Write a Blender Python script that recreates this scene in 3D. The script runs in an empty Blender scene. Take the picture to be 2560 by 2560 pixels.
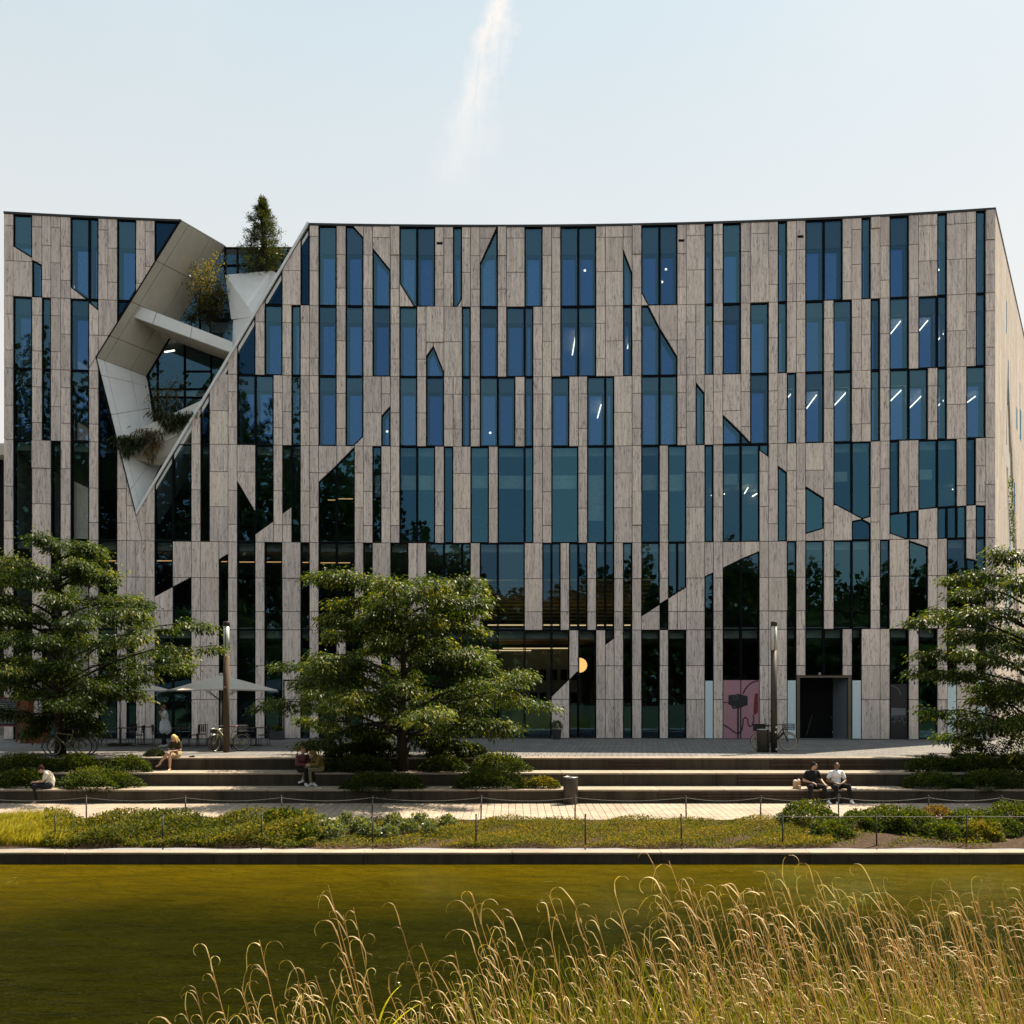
import bpy, bmesh, math, random
import numpy as np
from mathutils import Vector, Matrix, Euler
R = math.radians
random.seed(7); rng = np.random.default_rng(7)
scene = bpy.context.scene
COL = scene.collection

# ------------------------------------------------------------------ camera, world, sun, exposure
FPX = 2394.0; HOR = 1730.0; HC = 2.2; PPM = 53.2; D0 = 45.0        # focal length and horizon measured on the 2560 px photograph
cam_data = bpy.data.cameras.new('camera'); cam = bpy.data.objects.new('camera', cam_data); COL.objects.link(cam)
cam.location = (0, 0, HC); cam.rotation_euler = (R(90), 0, 0)
cam_data.sensor_width = 36; cam_data.lens = 36 * FPX / 2560; cam_data.shift_y = (HOR - 1280) / 2560
cam_data.clip_start = 0.1; cam_data.clip_end = 3000
scene.camera = cam
SUN_AZ, SUN_EL = R(51), R(58)                                       # azimuth measured from +Y towards +X
world = bpy.data.worlds.new('World'); scene.world = world; world.use_nodes = True
wt = world.node_tree; wt.nodes.clear()
def wn(t, **k):
    n = wt.nodes.new(t)
    for a, b in k.items(): setattr(n, a, b)
    return n
sky = wn('ShaderNodeTexSky', sky_type='NISHITA', sun_disc=False, sun_elevation=SUN_EL, sun_rotation=SUN_AZ,
         air_density=1.0, dust_density=1.2, ozone_density=1.2, altitude=50)
wbg = wn('ShaderNodeBackground'); wout = wn('ShaderNodeOutputWorld')
SKY_STRENGTH = 0.15
wbg.inputs['Strength'].default_value = SKY_STRENGTH
tcw = wn('ShaderNodeTexCoord')
def wmath(op, a, b=None, c=None):
    n = wn('ShaderNodeMath', operation=op)
    for i, v in enumerate((a, b, c)):
        if v is None: continue
        if isinstance(v, (int, float)): n.inputs[i].default_value = v
        else: wt.links.new(v, n.inputs[i])
    return n.outputs[0]
sep = wn('ShaderNodeSeparateXYZ'); wt.links.new(tcw.outputs['Generated'], sep.inputs[0])
yy = wmath('MAXIMUM', sep.outputs['Y'], 0.02)
su = wmath('DIVIDE', sep.outputs['X'], yy); sv = wmath('DIVIDE', sep.outputs['Z'], yy)   # slopes right and up
comb = wn('ShaderNodeCombineXYZ'); wt.links.new(su, comb.inputs[0]); wt.links.new(sv, comb.inputs[1])
# contrail: a ragged streak of vapour high up, along a line in slope space
trail_c = wmath('ADD', wmath('MULTIPLY', wmath('SUBTRACT', sv, 0.56), 0.29), -0.062)
dist = wmath('SUBTRACT', su, trail_c)
nz = wn('ShaderNodeTexNoise'); nz.inputs['Scale'].default_value = 34; nz.inputs['Detail'].default_value = 6; nz.inputs['Roughness'].default_value = 0.66
wt.links.new(comb.outputs[0], nz.inputs['Vector'])
nz2 = wn('ShaderNodeTexNoise'); nz2.inputs['Scale'].default_value = 3.2; nz2.inputs['Detail'].default_value = 7
wt.links.new(comb.outputs[0], nz2.inputs['Vector'])
tv = wn('ShaderNodeCombineXYZ'); wt.links.new(wmath('MULTIPLY', wmath('ADD', dist, wmath('MULTIPLY', sv, 0.25)), 95.0), tv.inputs[0]); wt.links.new(wmath('MULTIPLY', sv, 22.0), tv.inputs[1])
nf = wn('ShaderNodeTexNoise'); nf.inputs['Scale'].default_value = 1.0; nf.inputs['Detail'].default_value = 7; nf.inputs['Roughness'].default_value = 0.62; nf.inputs['Distortion'].default_value = 0.5
wt.links.new(tv.outputs[0], nf.inputs['Vector'])
jit = wmath('MULTIPLY', wmath('SUBTRACT', nz.outputs['Fac'], 0.5), 0.035)
side = wmath('ADD', wmath('MULTIPLY', wmath('MAXIMUM', dist, 0.0), 0.5), wmath('MAXIMUM', wmath('MULTIPLY', dist, -1.0), 0.0))     # blown thinner towards the right
d1 = wmath('ABSOLUTE', wmath('ADD', side, jit))
wid = wmath('ADD', 0.013, wmath('MULTIPLY', wmath('SUBTRACT', 0.75, sv), 0.045))
core = wmath('SUBTRACT', 1.0, wmath('DIVIDE', d1, wmath('MAXIMUM', wid, 0.008)))
core = wmath('MAXIMUM', core, 0.0)
core = wmath('MULTIPLY', core, wmath('MINIMUM', wmath('MAXIMUM', wmath('MULTIPLY', wmath('SUBTRACT', nf.outputs['Fac'], 0.20), 2.8), 0.0), 1.0))
fade = wn('ShaderNodeMapRange'); fade.inputs['From Min'].default_value = 0.50; fade.inputs['From Max'].default_value = 0.68
wt.links.new(sv, fade.inputs['Value'])
trail = wmath('MULTIPLY', wmath('POWER', core, 0.9), wmath('MULTIPLY', fade.outputs[0], 0.95))
cir = wmath('MULTIPLY', wmath('MAXIMUM', wmath('SUBTRACT', nz2.outputs['Fac'], 0.5), 0.0), 0.5)
veil = wmath('MINIMUM', wmath('ADD', trail, cir), 1.0)
front = wmath('GREATER_THAN', sep.outputs['Y'], 0.05)
veil = wmath('MULTIPLY', veil, front)
mixw = wn('ShaderNodeMix', data_type='RGBA')
tint = wn('ShaderNodeMix', data_type='RGBA', blend_type='MULTIPLY'); tint.inputs['Factor'].default_value = 1.0
wt.links.new(sky.outputs[0], tint.inputs[6]); tint.inputs[7].default_value = (1.0, 0.87, 0.70, 1)     # warm white balance of the photograph
thin = wn('ShaderNodeMix', data_type='RGBA'); _el = wn('ShaderNodeMapRange'); _el.inputs['From Min'].default_value = 0.0; _el.inputs['From Max'].default_value = 0.62
_el.inputs['To Min'].default_value = 0.93; _el.inputs['To Max'].default_value = 0.84; wt.links.new(sep.outputs['Z'], _el.inputs['Value']); wt.links.new(_el.outputs[0], thin.inputs['Factor'])               # a thin veil of high cloud over the whole sky
wt.links.new(tint.outputs[2], thin.inputs[6]); _vc = wn('ShaderNodeMix', data_type='RGBA'); _vr = wn('ShaderNodeMapRange'); _vr.inputs['From Min'].default_value = 0.30; _vr.inputs['From Max'].default_value = 0.62
wt.links.new(sep.outputs['Z'], _vr.inputs['Value']); wt.links.new(_vr.outputs[0], _vc.inputs['Factor']); _vc.inputs[6].default_value = (2.32, 2.22, 2.07, 1); _vc.inputs[7].default_value = (1.74, 2.06, 2.17, 1)
wt.links.new(_vc.outputs[2], thin.inputs[7])
wt.links.new(veil, mixw.inputs['Factor']); wt.links.new(thin.outputs[2], mixw.inputs[6])
mixw.inputs[7].default_value = (2.75, 2.60, 2.48, 1)
wt.links.new(mixw.outputs[2], wbg.inputs['Color']); wt.links.new(wbg.outputs[0], wout.inputs[0])
sun_d = bpy.data.lights.new('sun', 'SUN'); sun_o = bpy.data.objects.new('sun', sun_d); COL.objects.link(sun_o)
sun_d.energy = 4.7; sun_d.angle = R(0.5); sun_d.color = (1.0, 0.86, 0.66)
sdir = Vector((math.sin(SUN_AZ) * math.cos(SUN_EL), math.cos(SUN_AZ) * math.cos(SUN_EL), math.sin(SUN_EL)))
sun_o.rotation_euler = sdir.to_track_quat('Z', 'Y').to_euler(); sun_o.location = (30, 60, 80)
scene.view_settings.view_transform = 'Standard'; scene.view_settings.look = 'None'
scene.view_settings.gamma = 1; scene.view_settings.exposure = 1.3; scene.view_settings.use_curve_mapping = False
scene.cycles.max_bounces = 8; scene.cycles.transparent_max_bounces = 12; scene.cycles.glossy_bounces = 3
scene.cycles.diffuse_bounces = 3; scene.cycles.transmission_bounces = 6
scene.cycles.caustics_reflective = False; scene.cycles.caustics_refractive = False

# ------------------------------------------------------------------ geometry helpers
def at(x, y, d):
    """photo pixel -> point at distance d"""
    return Vector(((x - 1280) * d / FPX, d, HC - (y - HOR) * d / FPX))
def ground_d(y, z):
    """distance at which ground of height z shows on photo row y"""
    return FPX * (HC - z) / (y - HOR)
def dfac(x):
    t = (x - 1220) / 1200.0
    return D0 * (1 - (0.0275 if t < 0 else 0.032) * t * t)
def FP(x, z, off=0.0):
    d = dfac(x)
    return Vector(((x - 1280) * d / FPX, d + off, z))
def zfac(x, y):
    return HC - (y - HOR) * dfac(x) / FPX
def pod(x, y, off):
    return at(x, y, dfac(x) + off)

class MB:
    def __init__(s): s.v = []; s.f = []; s.m = []; s.t = []
    def face(s, pts, m=0, t=0.5):
        b = len(s.v); s.v += [tuple(p) for p in pts]; s.f.append(tuple(range(b, b + len(pts)))); s.m.append(m); s.t.append(t)
    def poly(s, vs, fs, m=0, t=0.5):
        b = len(s.v); s.v += [tuple(p) for p in vs]
        for f in fs: s.f.append(tuple(b + i for i in f)); s.m.append(m); s.t.append(t)
    def prism(s, front, back, m=0, t=0.5, cap=True):
        n = len(front); b = len(s.v); s.v += [tuple(p) for p in front] + [tuple(p) for p in back]
        fs = [tuple(range(b, b + n))]
        if cap: fs.append(tuple(range(b + 2 * n - 1, b + n - 1, -1)))
        for i in range(n):
            j = (i + 1) % n
            fs.append((b + i, b + n + i, b + n + j, b + j))
        for f in fs: s.f.append(f); s.m.append(m); s.t.append(t)
    def box(s, c, size, M=None, m=0, t=0.5):
        c = Vector(c); hx, hy, hz = size[0] / 2, size[1] / 2, size[2] / 2
        vs = [Vector((x, y, z)) for x in (-hx, hx) for y in (-hy, hy) for z in (-hz, hz)]
        if M is not None: vs = [M @ v for v in vs]
        s.poly([v + c for v in vs], [(0, 1, 3, 2), (4, 6, 7, 5), (0, 4, 5, 1), (2, 3, 7, 6), (0, 2, 6, 4), (1, 5, 7, 3)], m, t)
    def tube(s, pts, rad, n=8, m=0, t=0.5, cap=True):
        pts = [Vector(p) for p in pts]
        if not hasattr(rad, '__len__'): rad = [rad] * len(pts)
        b = len(s.v); ref = None
        for i, p in enumerate(pts):
            a = pts[max(i - 1, 0)]; c = pts[min(i + 1, len(pts) - 1)]
            d = (c - a).normalized() if (c - a).length > 1e-9 else Vector((0, 0, 1))
            if ref is None: ref = Vector((0, 1, 0)) if abs(d.y) < 0.9 else Vector((1, 0, 0))
            u = (ref - d * ref.dot(d)).normalized(); ref = u; w = d.cross(u)
            for k in range(n):
                an = 2 * math.pi * k / n
                s.v.append(tuple(p + (u * math.cos(an) + w * math.sin(an)) * rad[i]))
        for i in range(len(pts) - 1):
            for k in range(n):
                s.f.append((b + i * n + k, b + i * n + (k + 1) % n, b + (i + 1) * n + (k + 1) % n, b + (i + 1) * n + k)); s.m.append(m); s.t.append(t)
        if cap:
            s.f.append(tuple(b + n - 1 - k for k in range(n))); s.m.append(m); s.t.append(t)
            e = b + (len(pts) - 1) * n
            s.f.append(tuple(e + k for k in range(n))); s.m.append(m); s.t.append(t)
    def lathe(s, c, prof, n=20, m=0, t=0.5):
        s.tube([Vector(c) + Vector((0, 0, z)) for r, z in prof], [max(r, 1e-4) for r, z in prof], n, m, t)
    def ball(s, c, r, nu=10, nv=7, m=0, t=0.5, M=None):
        c = Vector(c); r = (r, r, r) if not hasattr(r, '__len__') else r
        vs = [Vector((0, 0, r[2]))]
        for i in range(1, nv):
            th = math.pi * i / nv
            for k in range(nu):
                ph = 2 * math.pi * k / nu
                vs.append(Vector((r[0] * math.sin(th) * math.cos(ph), r[1] * math.sin(th) * math.sin(ph), r[2] * math.cos(th))))
        vs.append(Vector((0, 0, -r[2])))
        if M is not None: vs = [M @ v for v in vs]
        fs = []
        for k in range(nu): fs.append((0, 1 + k, 1 + (k + 1) % nu))
        for i in range(nv - 2):
            for k in range(nu):
                a = 1 + i * nu + k; b2 = 1 + i * nu + (k + 1) % nu
                fs.append((a, a + nu, b2 + nu, b2))
        e = len(vs) - 1; q = 1 + (nv - 2) * nu
        for k in range(nu): fs.append((e, q + (k + 1) % nu, q + k))
        s.poly([v + c for v in vs], fs, m, t)
    def torus(s, c, R0, r0, axis='Y', n=28, k=8, m=0, a0=0, a1=2 * math.pi):
        full = abs(a1 - a0) > 6.2; pts = []
        cnt = n if full else n + 1
        for i in range(cnt):
            a = a0 + (a1 - a0) * i / n
            v = Vector((math.cos(a) * R0, 0, math.sin(a) * R0)); pts.append((v, v.normalized()))
        b = len(s.v)
        for v, u in pts:
            for q in range(k):
                an = 2 * math.pi * q / k
                s.v.append(tuple(Vector(c) + v + u * (math.cos(an) * r0) + Vector((0, math.sin(an) * r0, 0))))
        lim = n
        for i in range(lim):
            j = (i + 1) % cnt
            for q in range(k):
                s.f.append((b + i * k + q, b + j * k + q, b + j * k + (q + 1) % k, b + i * k + (q + 1) % k)); s.m.append(m); s.t.append(0.5)
    def mesh(s, name, mats, smooth=False):
        me = bpy.data.meshes.new(name); me.from_pydata(s.v, [], s.f)
        for mt in (mats if isinstance(mats, (list, tuple)) else [mats]): me.materials.append(mt)
        me.polygons.foreach_set('material_index', s.m)
        a = me.attributes.new('tone', 'FLOAT', 'FACE'); a.data.foreach_set('value', s.t)
        if smooth: me.polygons.foreach_set('use_smooth', [True] * len(s.f))
        me.update(); return me
    def build(s, name, mats, parent=None, smooth=False):
        return link(name, s.mesh(name, mats, smooth), parent)
def link(name, me, parent=None):
    o = bpy.data.objects.new(name, me); COL.objects.link(o)
    if parent is not None: o.parent = parent
    return o
def empty(name, loc=(0, 0, 0), rz=0.0):
    o = bpy.data.objects.new(name, None); COL.objects.link(o); o.location = loc; o.rotation_euler = (0, 0, rz); o.empty_display_size = 0.2
    return o
def tag(o, label=None, cat=None, group=None, kind=None):
    if label: o['label'] = label
    if cat: o['category'] = cat
    if group: o['group'] = group
    if kind: o['kind'] = kind
    return o
def copy_tree(o, parent=None):
    c = o.copy(); COL.objects.link(c)
    if parent is not None: c.parent = parent
    for ch in list(o.children): copy_tree(ch, c)
    return c
def fast_mesh(name, V, F, mats, tone=None, smooth=False):
    """V (n,3), F (m,k) arrays"""
    me = bpy.data.meshes.new(name); n, m, k = len(V), len(F), F.shape[1]
    me.vertices.add(n); me.vertices.foreach_set('co', np.ascontiguousarray(V, dtype=np.float32).ravel())
    me.loops.add(m * k); me.loops.foreach_set('vertex_index', np.ascontiguousarray(F, dtype=np.int32).ravel())
    me.polygons.add(m); me.polygons.foreach_set('loop_start', np.arange(0, m * k, k, dtype=np.int32))
    me.update(calc_edges=True)
    for mt in (mats if isinstance(mats, (list, tuple)) else [mats]): me.materials.append(mt)
    if tone is not None:
        a = me.attributes.new('tone', 'FLOAT', 'FACE'); a.data.foreach_set('value', np.asarray(tone, dtype=np.float32))
    if smooth: me.polygons.foreach_set('use_smooth', np.ones(m, dtype=bool))
    me.validate(); return me

# ------------------------------------------------------------------ materials
class NT:
    def __init__(s, name):
        s.mat = bpy.data.materials.new(name); s.mat.use_nodes = True; s.t = s.mat.node_tree; s.t.nodes.clear()
        s.out = s.n('ShaderNodeOutputMaterial')
    def n(s, t, **k):
        n = s.t.nodes.new(t)
        for a, b in k.items(): setattr(n, a, b)
        return n
    def set(s, sock, v):
        if hasattr(v, 'is_linked') or hasattr(v, 'node'): s.t.links.new(v, sock)
        elif isinstance(v, (tuple, list)) and len(v) == 3 and sock.type == 'RGBA': sock.default_value = (*v, 1)
        else: sock.default_value = v
    def math(s, op, a, b=0.0, clamp=False):
        n = s.n('ShaderNodeMath', operation=op, use_clamp=clamp); s.set(n.inputs[0], a); s.set(n.inputs[1], b); return n.outputs[0]
    def mix(s, f, a, b):
        n = s.n('ShaderNodeMix', data_type='RGBA'); s.set(n.inputs['Factor'], f); s.set(n.inputs[6], a); s.set(n.inputs[7], b); return n.outputs[2]
    def mul(s, a, b):
        n = s.n('ShaderNodeMix', data_type='RGBA', blend_type='MULTIPLY'); n.inputs['Factor'].default_value = 1; s.set(n.inputs[6], a); s.set(n.inputs[7], b); return n.outputs[2]
    def noise(s, scale, detail=4, rough=0.55, vec=None, dist=0.0):
        n = s.n('ShaderNodeTexNoise'); n.inputs['Scale'].default_value = scale; n.inputs['Detail'].default_value = detail
        n.inputs['Roughness'].default_value = rough; n.inputs['Distortion'].default_value = dist
        if vec is not None: s.t.links.new(vec, n.inputs['Vector'])
        return n.outputs['Fac']
    def coord(s, sc=(1, 1, 1), off=None, rot=0.0):
        tc = s.n('ShaderNodeTexCoord'); m = s.n('ShaderNodeMapping'); m.inputs['Scale'].default_value = sc; m.inputs['Rotation'].default_value = (0, 0, rot)
        s.t.links.new(tc.outputs['Object'], m.inputs['Vector'])
        if off is not None: s.t.links.new(off, m.inputs['Location'])
        return m.outputs[0]
    def tone(s):
        a = s.n('ShaderNodeAttribute'); a.attribute_name = 'tone'; return a.outputs['Fac']
    def ramp(s, f, stops):
        n = s.n('ShaderNodeValToRGB'); s.t.links.new(f, n.inputs[0]); e = n.color_ramp.elements
        while len(e) < len(stops): e.new(0.5)
        for el, (p, c) in zip(e, stops): el.position = p; el.color = (*c, 1)
        return n.outputs[0]
    def rng(s, f, a, b, c=0.0, d=1.0):
        n = s.n('ShaderNodeMapRange'); s.set(n.inputs['Value'], f)
        for k, v in zip(('From Min', 'From Max', 'To Min', 'To Max'), (a, b, c, d)): n.inputs[k].default_value = v
        return n.outputs[0]
    def bump(s, h, strength=0.3, dist=0.02):
        n = s.n('ShaderNodeBump'); n.inputs['Strength'].default_value = strength; n.inputs['Distance'].default_value = dist
        s.t.links.new(h, n.inputs['Height']); return n.outputs[0]
    def bsdf(s, color, rough=0.7, metal=0.0, normal=None, spec=0.5, **kw):
        b = s.n('ShaderNodeBsdfPrincipled'); s.set(b.inputs['Base Color'], color); s.set(b.inputs['Roughness'], rough)
        b.inputs['Metallic'].default_value = metal; b.inputs['Specular IOR Level'].default_value = spec
        if normal is not None: s.t.links.new(normal, b.inputs['Normal'])
        for k, v in kw.items(): s.set(b.inputs[k.replace('_', ' ')], v)
        return b.outputs[0]
    def done(s, sh): s.t.links.new(sh, s.out.inputs['Surface']); return s.mat

def plain(name, c, rough=0.6, metal=0.0, var=0.12, scale=6.0, spec=0.5):
    k = NT(name); f = k.noise(scale, 4, 0.6, k.coord())
    a = tuple(x * (1 - var) for x in c); b = tuple(min(1, x * (1 + var)) for x in c)
    return k.done(k.bsdf(k.mix(k.rng(f, 0.3, 0.7), a, b), rough, metal, None, spec))

def stone_mat(name, base, dark, warm):
    k = NT(name); tone = k.tone()
    ofs = k.n('ShaderNodeCombineXYZ'); k.set(ofs.inputs[0], k.math('MULTIPLY', tone, 37.0)); k.set(ofs.inputs[2], k.math('MULTIPLY', tone, 91.0))
    v1 = k.coord((9, 9, 0.55), ofs.outputs[0]); v2 = k.coord((23, 23, 1.5), ofs.outputs[0]); v3 = k.coord((34, 34, 4.2), ofs.outputs[0])
    n1 = k.noise(1.0, 5, 0.6, v1, 0.25); n2 = k.noise(1.0, 4, 0.62, v2); n3 = k.noise(1.0, 3, 0.6, v3)
    veins = k.rng(n1, 0.36, 0.66)
    c = k.mix(veins, tuple(x * 0.84 for x in base), tuple(min(1, x * 1.10) for x in base))
    c = k.mix(k.math('MULTIPLY', k.rng(n2, 0.53, 0.68), 0.9), c, tuple(x * 0.40 for x in base))
    pits = k.math('MULTIPLY', k.rng(n3, 0.57, 0.66), k.rng(n1, 0.70, 0.42), True)
    c = k.mix(k.math('MULTIPLY', pits, 0.9), c, dark)
    wt_ = k.n('ShaderNodeTexCoord'); sx = k.n('ShaderNodeSeparateXYZ'); k.t.links.new(wt_.outputs['Object'], sx.inputs[0])
    grime = k.math('MULTIPLY', k.rng(sx.outputs['Z'], 20.6, 24.0), k.rng(k.noise(1.0, 5, 0.6, k.coord((4.5, 4.5, 0.22))), 0.44, 0.62), True)      # rain streaks running down from the coping
    low = k.math('MULTIPLY', k.rng(sx.outputs['Z'], 1.1, 0.0), k.rng(k.noise(1.0, 4, 0.6, k.coord((2.5, 2.5, 1.2))), 0.35, 0.65), True)
    c = k.mix(k.math('MULTIPLY', k.math('MAXIMUM', grime, low), 0.42), c, tuple(x * 0.42 for x in base))
    c = k.mul(c, k.ramp(k.noise(1.0, 3, 0.5, k.coord((0.35, 0.35, 0.12))), [(0.3, (0.90, 0.90, 0.91)), (0.7, (1.07, 1.06, 1.05))]))
    gs = k.math('MULTIPLY', tone, 17.31); gs = k.math('FRACT', gs)
    c = k.mix(k.math('MULTIPLY', k.rng(gs, 0.72, 1.0), 0.28), c, warm)
    c = k.mul(c, k.ramp(tone, [(0, (0.88, 0.88, 0.89)), (0.5, (1, 1, 1)), (1, (1.09, 1.08, 1.06))]))
    return k.done(k.bsdf(c, 0.75, 0, k.bump(k.math('SUBTRACT', n1, pits), 0.35, 0.006), 0.3))
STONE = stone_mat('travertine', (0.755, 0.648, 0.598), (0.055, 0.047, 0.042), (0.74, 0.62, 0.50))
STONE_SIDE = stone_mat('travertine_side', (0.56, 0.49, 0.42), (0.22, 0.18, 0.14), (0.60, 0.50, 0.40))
BACKING = plain('dark_backing', (0.008, 0.008, 0.009), 0.9, spec=.1)
FRAME = plain('black_frame_metal', (0.003, 0.004, 0.006), 0.6, 0.0, spec=0.08)
COPING = plain('coping_metal', (0.012, 0.012, 0.013), 0.5)
INNERFRAME = plain('window_reveal', (0.035, 0.042, 0.055), 0.5)
SPANDREL = plain('spandrel', (0.020, 0.032, 0.042), 0.4)
INT_WALL = plain('interior_wall', (0.16, 0.15, 0.14), 0.9)
INT_CEIL = plain('interior_ceiling', (0.42, 0.41, 0.39), 0.9)
INT_WARM = plain('interior_timber', (0.22, 0.14, 0.055), 0.6)
BLIND = plain('blind_fabric', (0.60, 0.58, 0.53), 0.9)
CURTAIN = plain('curtain_fabric', (0.50, 0.52, 0.56), 0.9)
def glass_mat(name, tint, refl, base, k1):
    k = NT(name)
    lw = k.n('ShaderNodeLayerWeight'); lw.inputs['Blend'].default_value = 0.35
    fac = k.math('ADD', base, k.math('MULTIPLY', lw.outputs['Fresnel'], k1), True)
    tr = k.n('ShaderNodeBsdfTransparent'); k.set(tr.inputs['Color'], tint)
    wav = k.noise(0.9, 2, 0.5, k.coord((1, 1, 0.5)))
    gl = k.n('ShaderNodeBsdfGlossy'); k.set(gl.inputs['Color'], k.mul(refl, k.ramp(k.tone(), [(0, (0.62, 0.66, 0.76)), (0.5, (0.96, 0.97, 1)), (1, (1.25, 1.25, 1.12))]))); gl.inputs['Roughness'].default_value = 0.0
    k.t.links.new(k.bump(wav, 0.06, 0.01), gl.inputs['Normal'])
    mx = k.n('ShaderNodeMixShader'); k.set(mx.inputs[0], fac); k.t.links.new(tr.outputs[0], mx.inputs[1]); k.t.links.new(gl.outputs[0], mx.inputs[2])
    return k.done(mx.outputs[0])
GLASS = glass_mat('facade_glass', (0.66, 0.78, 0.82), (0.19, 0.44, 0.64), 0.14, 0.5)
TEALGLASS = glass_mat('teal_glass', (0.60, 0.76, 0.80), (0.13, 0.38, 0.58), 0.17, 0.5)
DARKREFLGLASS = glass_mat('dark_reflection_glass', (0.30, 0.36, 0.40), (0.05, 0.16, 0.32), 0.14, 0.5)  # dark reflections near the recess, put into the colour of the glass
INGLASS = glass_mat('inner_glass', (0.74, 0.80, 0.82), (0.18, 0.37, 1.0), 0.21, 0.5)
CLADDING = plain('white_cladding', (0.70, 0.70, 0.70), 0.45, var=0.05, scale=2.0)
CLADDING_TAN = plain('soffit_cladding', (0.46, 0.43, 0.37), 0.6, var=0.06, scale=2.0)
def concrete_mat(name, base, stain, ramp=(0.42, 0.68), streak=True):
    k = NT(name)
    n1 = k.noise(1.0, 6, 0.65, k.coord((2.2, 2.2, 0.35 if streak else 2.2))); n2 = k.noise(24, 4, 0.6, k.coord()); n3 = k.noise(0.5, 3, 0.5, k.coord())
    st = k.noise(1.0, 4, 0.6, k.coord((11, 11, 0.5)))
    c = k.mix(k.rng(n1, *ramp), base, stain)
    c = k.mix(k.math('MULTIPLY', k.rng(st, 0.5, 0.75), 0.4 if streak else 0.12), c, tuple(x * 0.5 for x in stain))
    c = k.mul(c, k.ramp(n2, [(0.25, (0.82, 0.82, 0.82)), (0.75, (1.15, 1.15, 1.15))]))
    c = k.mul(c, k.ramp(n3, [(0.3, (0.9, 0.9, 0.9)), (0.7, (1.1, 1.1, 1.1))]))
    c = k.mul(c, k.ramp(k.tone(), [(0, (0.90, 0.90, 0.91)), (1, (1.09, 1.09, 1.08))]))
    return k.done(k.bsdf(c, 0.85, 0, k.bump(n2, 0.2, 0.004), 0.25))
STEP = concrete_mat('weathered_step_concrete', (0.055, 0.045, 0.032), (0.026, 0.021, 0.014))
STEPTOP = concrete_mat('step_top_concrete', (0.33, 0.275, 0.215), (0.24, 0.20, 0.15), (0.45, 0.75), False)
PATHPAVE = concrete_mat('path_paving', (0.345, 0.285, 0.225), (0.285, 0.235, 0.185), (0.4, 0.7), False)
PLAZA = concrete_mat('plaza_paving', (0.185, 0.178, 0.172), (0.135, 0.130, 0.126), (0.35, 0.7), False)
JOINT = plain('joint_sand', (0.045, 0.04, 0.034), 0.95)
TIMBER = concrete_mat('timber_boards', (0.050, 0.034, 0.024), (0.028, 0.020, 0.015))
def soil_mat():
    k = NT('soil'); n = k.noise(14, 8, 0.75, k.coord()); n2 = k.noise(60, 3, 0.6, k.coord())
    c = k.ramp(n, [(0.3, (0.018, 0.012, 0.008)), (0.52, (0.055, 0.034, 0.021)), (0.72, (0.15, 0.095, 0.058))])
    return k.done(k.bsdf(c, 0.95, 0, k.bump(k.math('ADD', n, k.math('MULTIPLY', n2, 0.5)), 0.9, 0.03), 0.15))
SOIL = soil_mat()
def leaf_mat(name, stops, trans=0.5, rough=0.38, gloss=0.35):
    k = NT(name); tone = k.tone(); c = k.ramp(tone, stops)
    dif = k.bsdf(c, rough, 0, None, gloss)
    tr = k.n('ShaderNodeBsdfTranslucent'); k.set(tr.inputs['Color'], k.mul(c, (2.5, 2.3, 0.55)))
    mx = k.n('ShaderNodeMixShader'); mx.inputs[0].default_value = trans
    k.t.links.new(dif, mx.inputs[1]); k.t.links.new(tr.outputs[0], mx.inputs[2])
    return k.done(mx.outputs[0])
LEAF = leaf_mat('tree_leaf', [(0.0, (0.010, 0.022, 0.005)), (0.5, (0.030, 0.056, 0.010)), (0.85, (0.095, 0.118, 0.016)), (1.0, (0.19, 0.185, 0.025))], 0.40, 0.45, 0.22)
SHRUBLEAF = leaf_mat('shrub_leaf', [(0.0, (0.010, 0.022, 0.005)), (0.5, (0.030, 0.054, 0.009)), (0.85, (0.085, 0.105, 0.016)), (1.0, (0.16, 0.15, 0.025))], 0.32, 0.55, 0.2)
RUSTLEAF = leaf_mat('rust_shrub_leaf', [(0.0, (0.045, 0.035, 0.012)), (0.5, (0.10, 0.065, 0.020)), (1.0, (0.20, 0.13, 0.04))], 0.35)
GREYLEAF = leaf_mat('grey_green_leaf', [(0.0, (0.035, 0.05, 0.025)), (0.5, (0.085, 0.11, 0.055)), (1.0, (0.17, 0.20, 0.11))], 0.3)
COVERLEAF = leaf_mat('cover_leaf', [(0.0, (0.020, 0.034, 0.007)), (0.4, (0.060, 0.078, 0.013)), (0.7, (0.125, 0.115, 0.018)), (1.0, (0.24, 0.16, 0.035))], 0.32, 0.6, 0.12)
GRASS = leaf_mat('meadow_grass', [(0.0, (0.04, 0.055, 0.008)), (0.5, (0.17, 0.165, 0.02)), (1.0, (0.40, 0.33, 0.10))], 0.4, 0.6, 0.15)
CONIFER = leaf_mat('pine_needle', [(0.0, (0.012, 0.022, 0.008)), (0.6, (0.035, 0.048, 0.012)), (1.0, (0.085, 0.075, 0.018))], 0.25)
AUTUMN = leaf_mat('terrace_leaf', [(0.0, (0.025, 0.026, 0.008)), (0.5, (0.048, 0.048, 0.012)), (1.0, (0.15, 0.13, 0.045))], 0.4)
DARKLEAF = leaf_mat('far_wood_leaf', [(0.0, (0.012, 0.022, 0.006)), (0.6, (0.035, 0.052, 0.012)), (1.0, (0.07, 0.085, 0.02))], 0.3)
REEDDRY = leaf_mat('dry_reed', [(0.0, (0.12, 0.065, 0.02)), (0.5, (0.33, 0.22, 0.095)), (1.0, (0.62, 0.50, 0.30))], 0.35, 0.5, 0.3)
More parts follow.
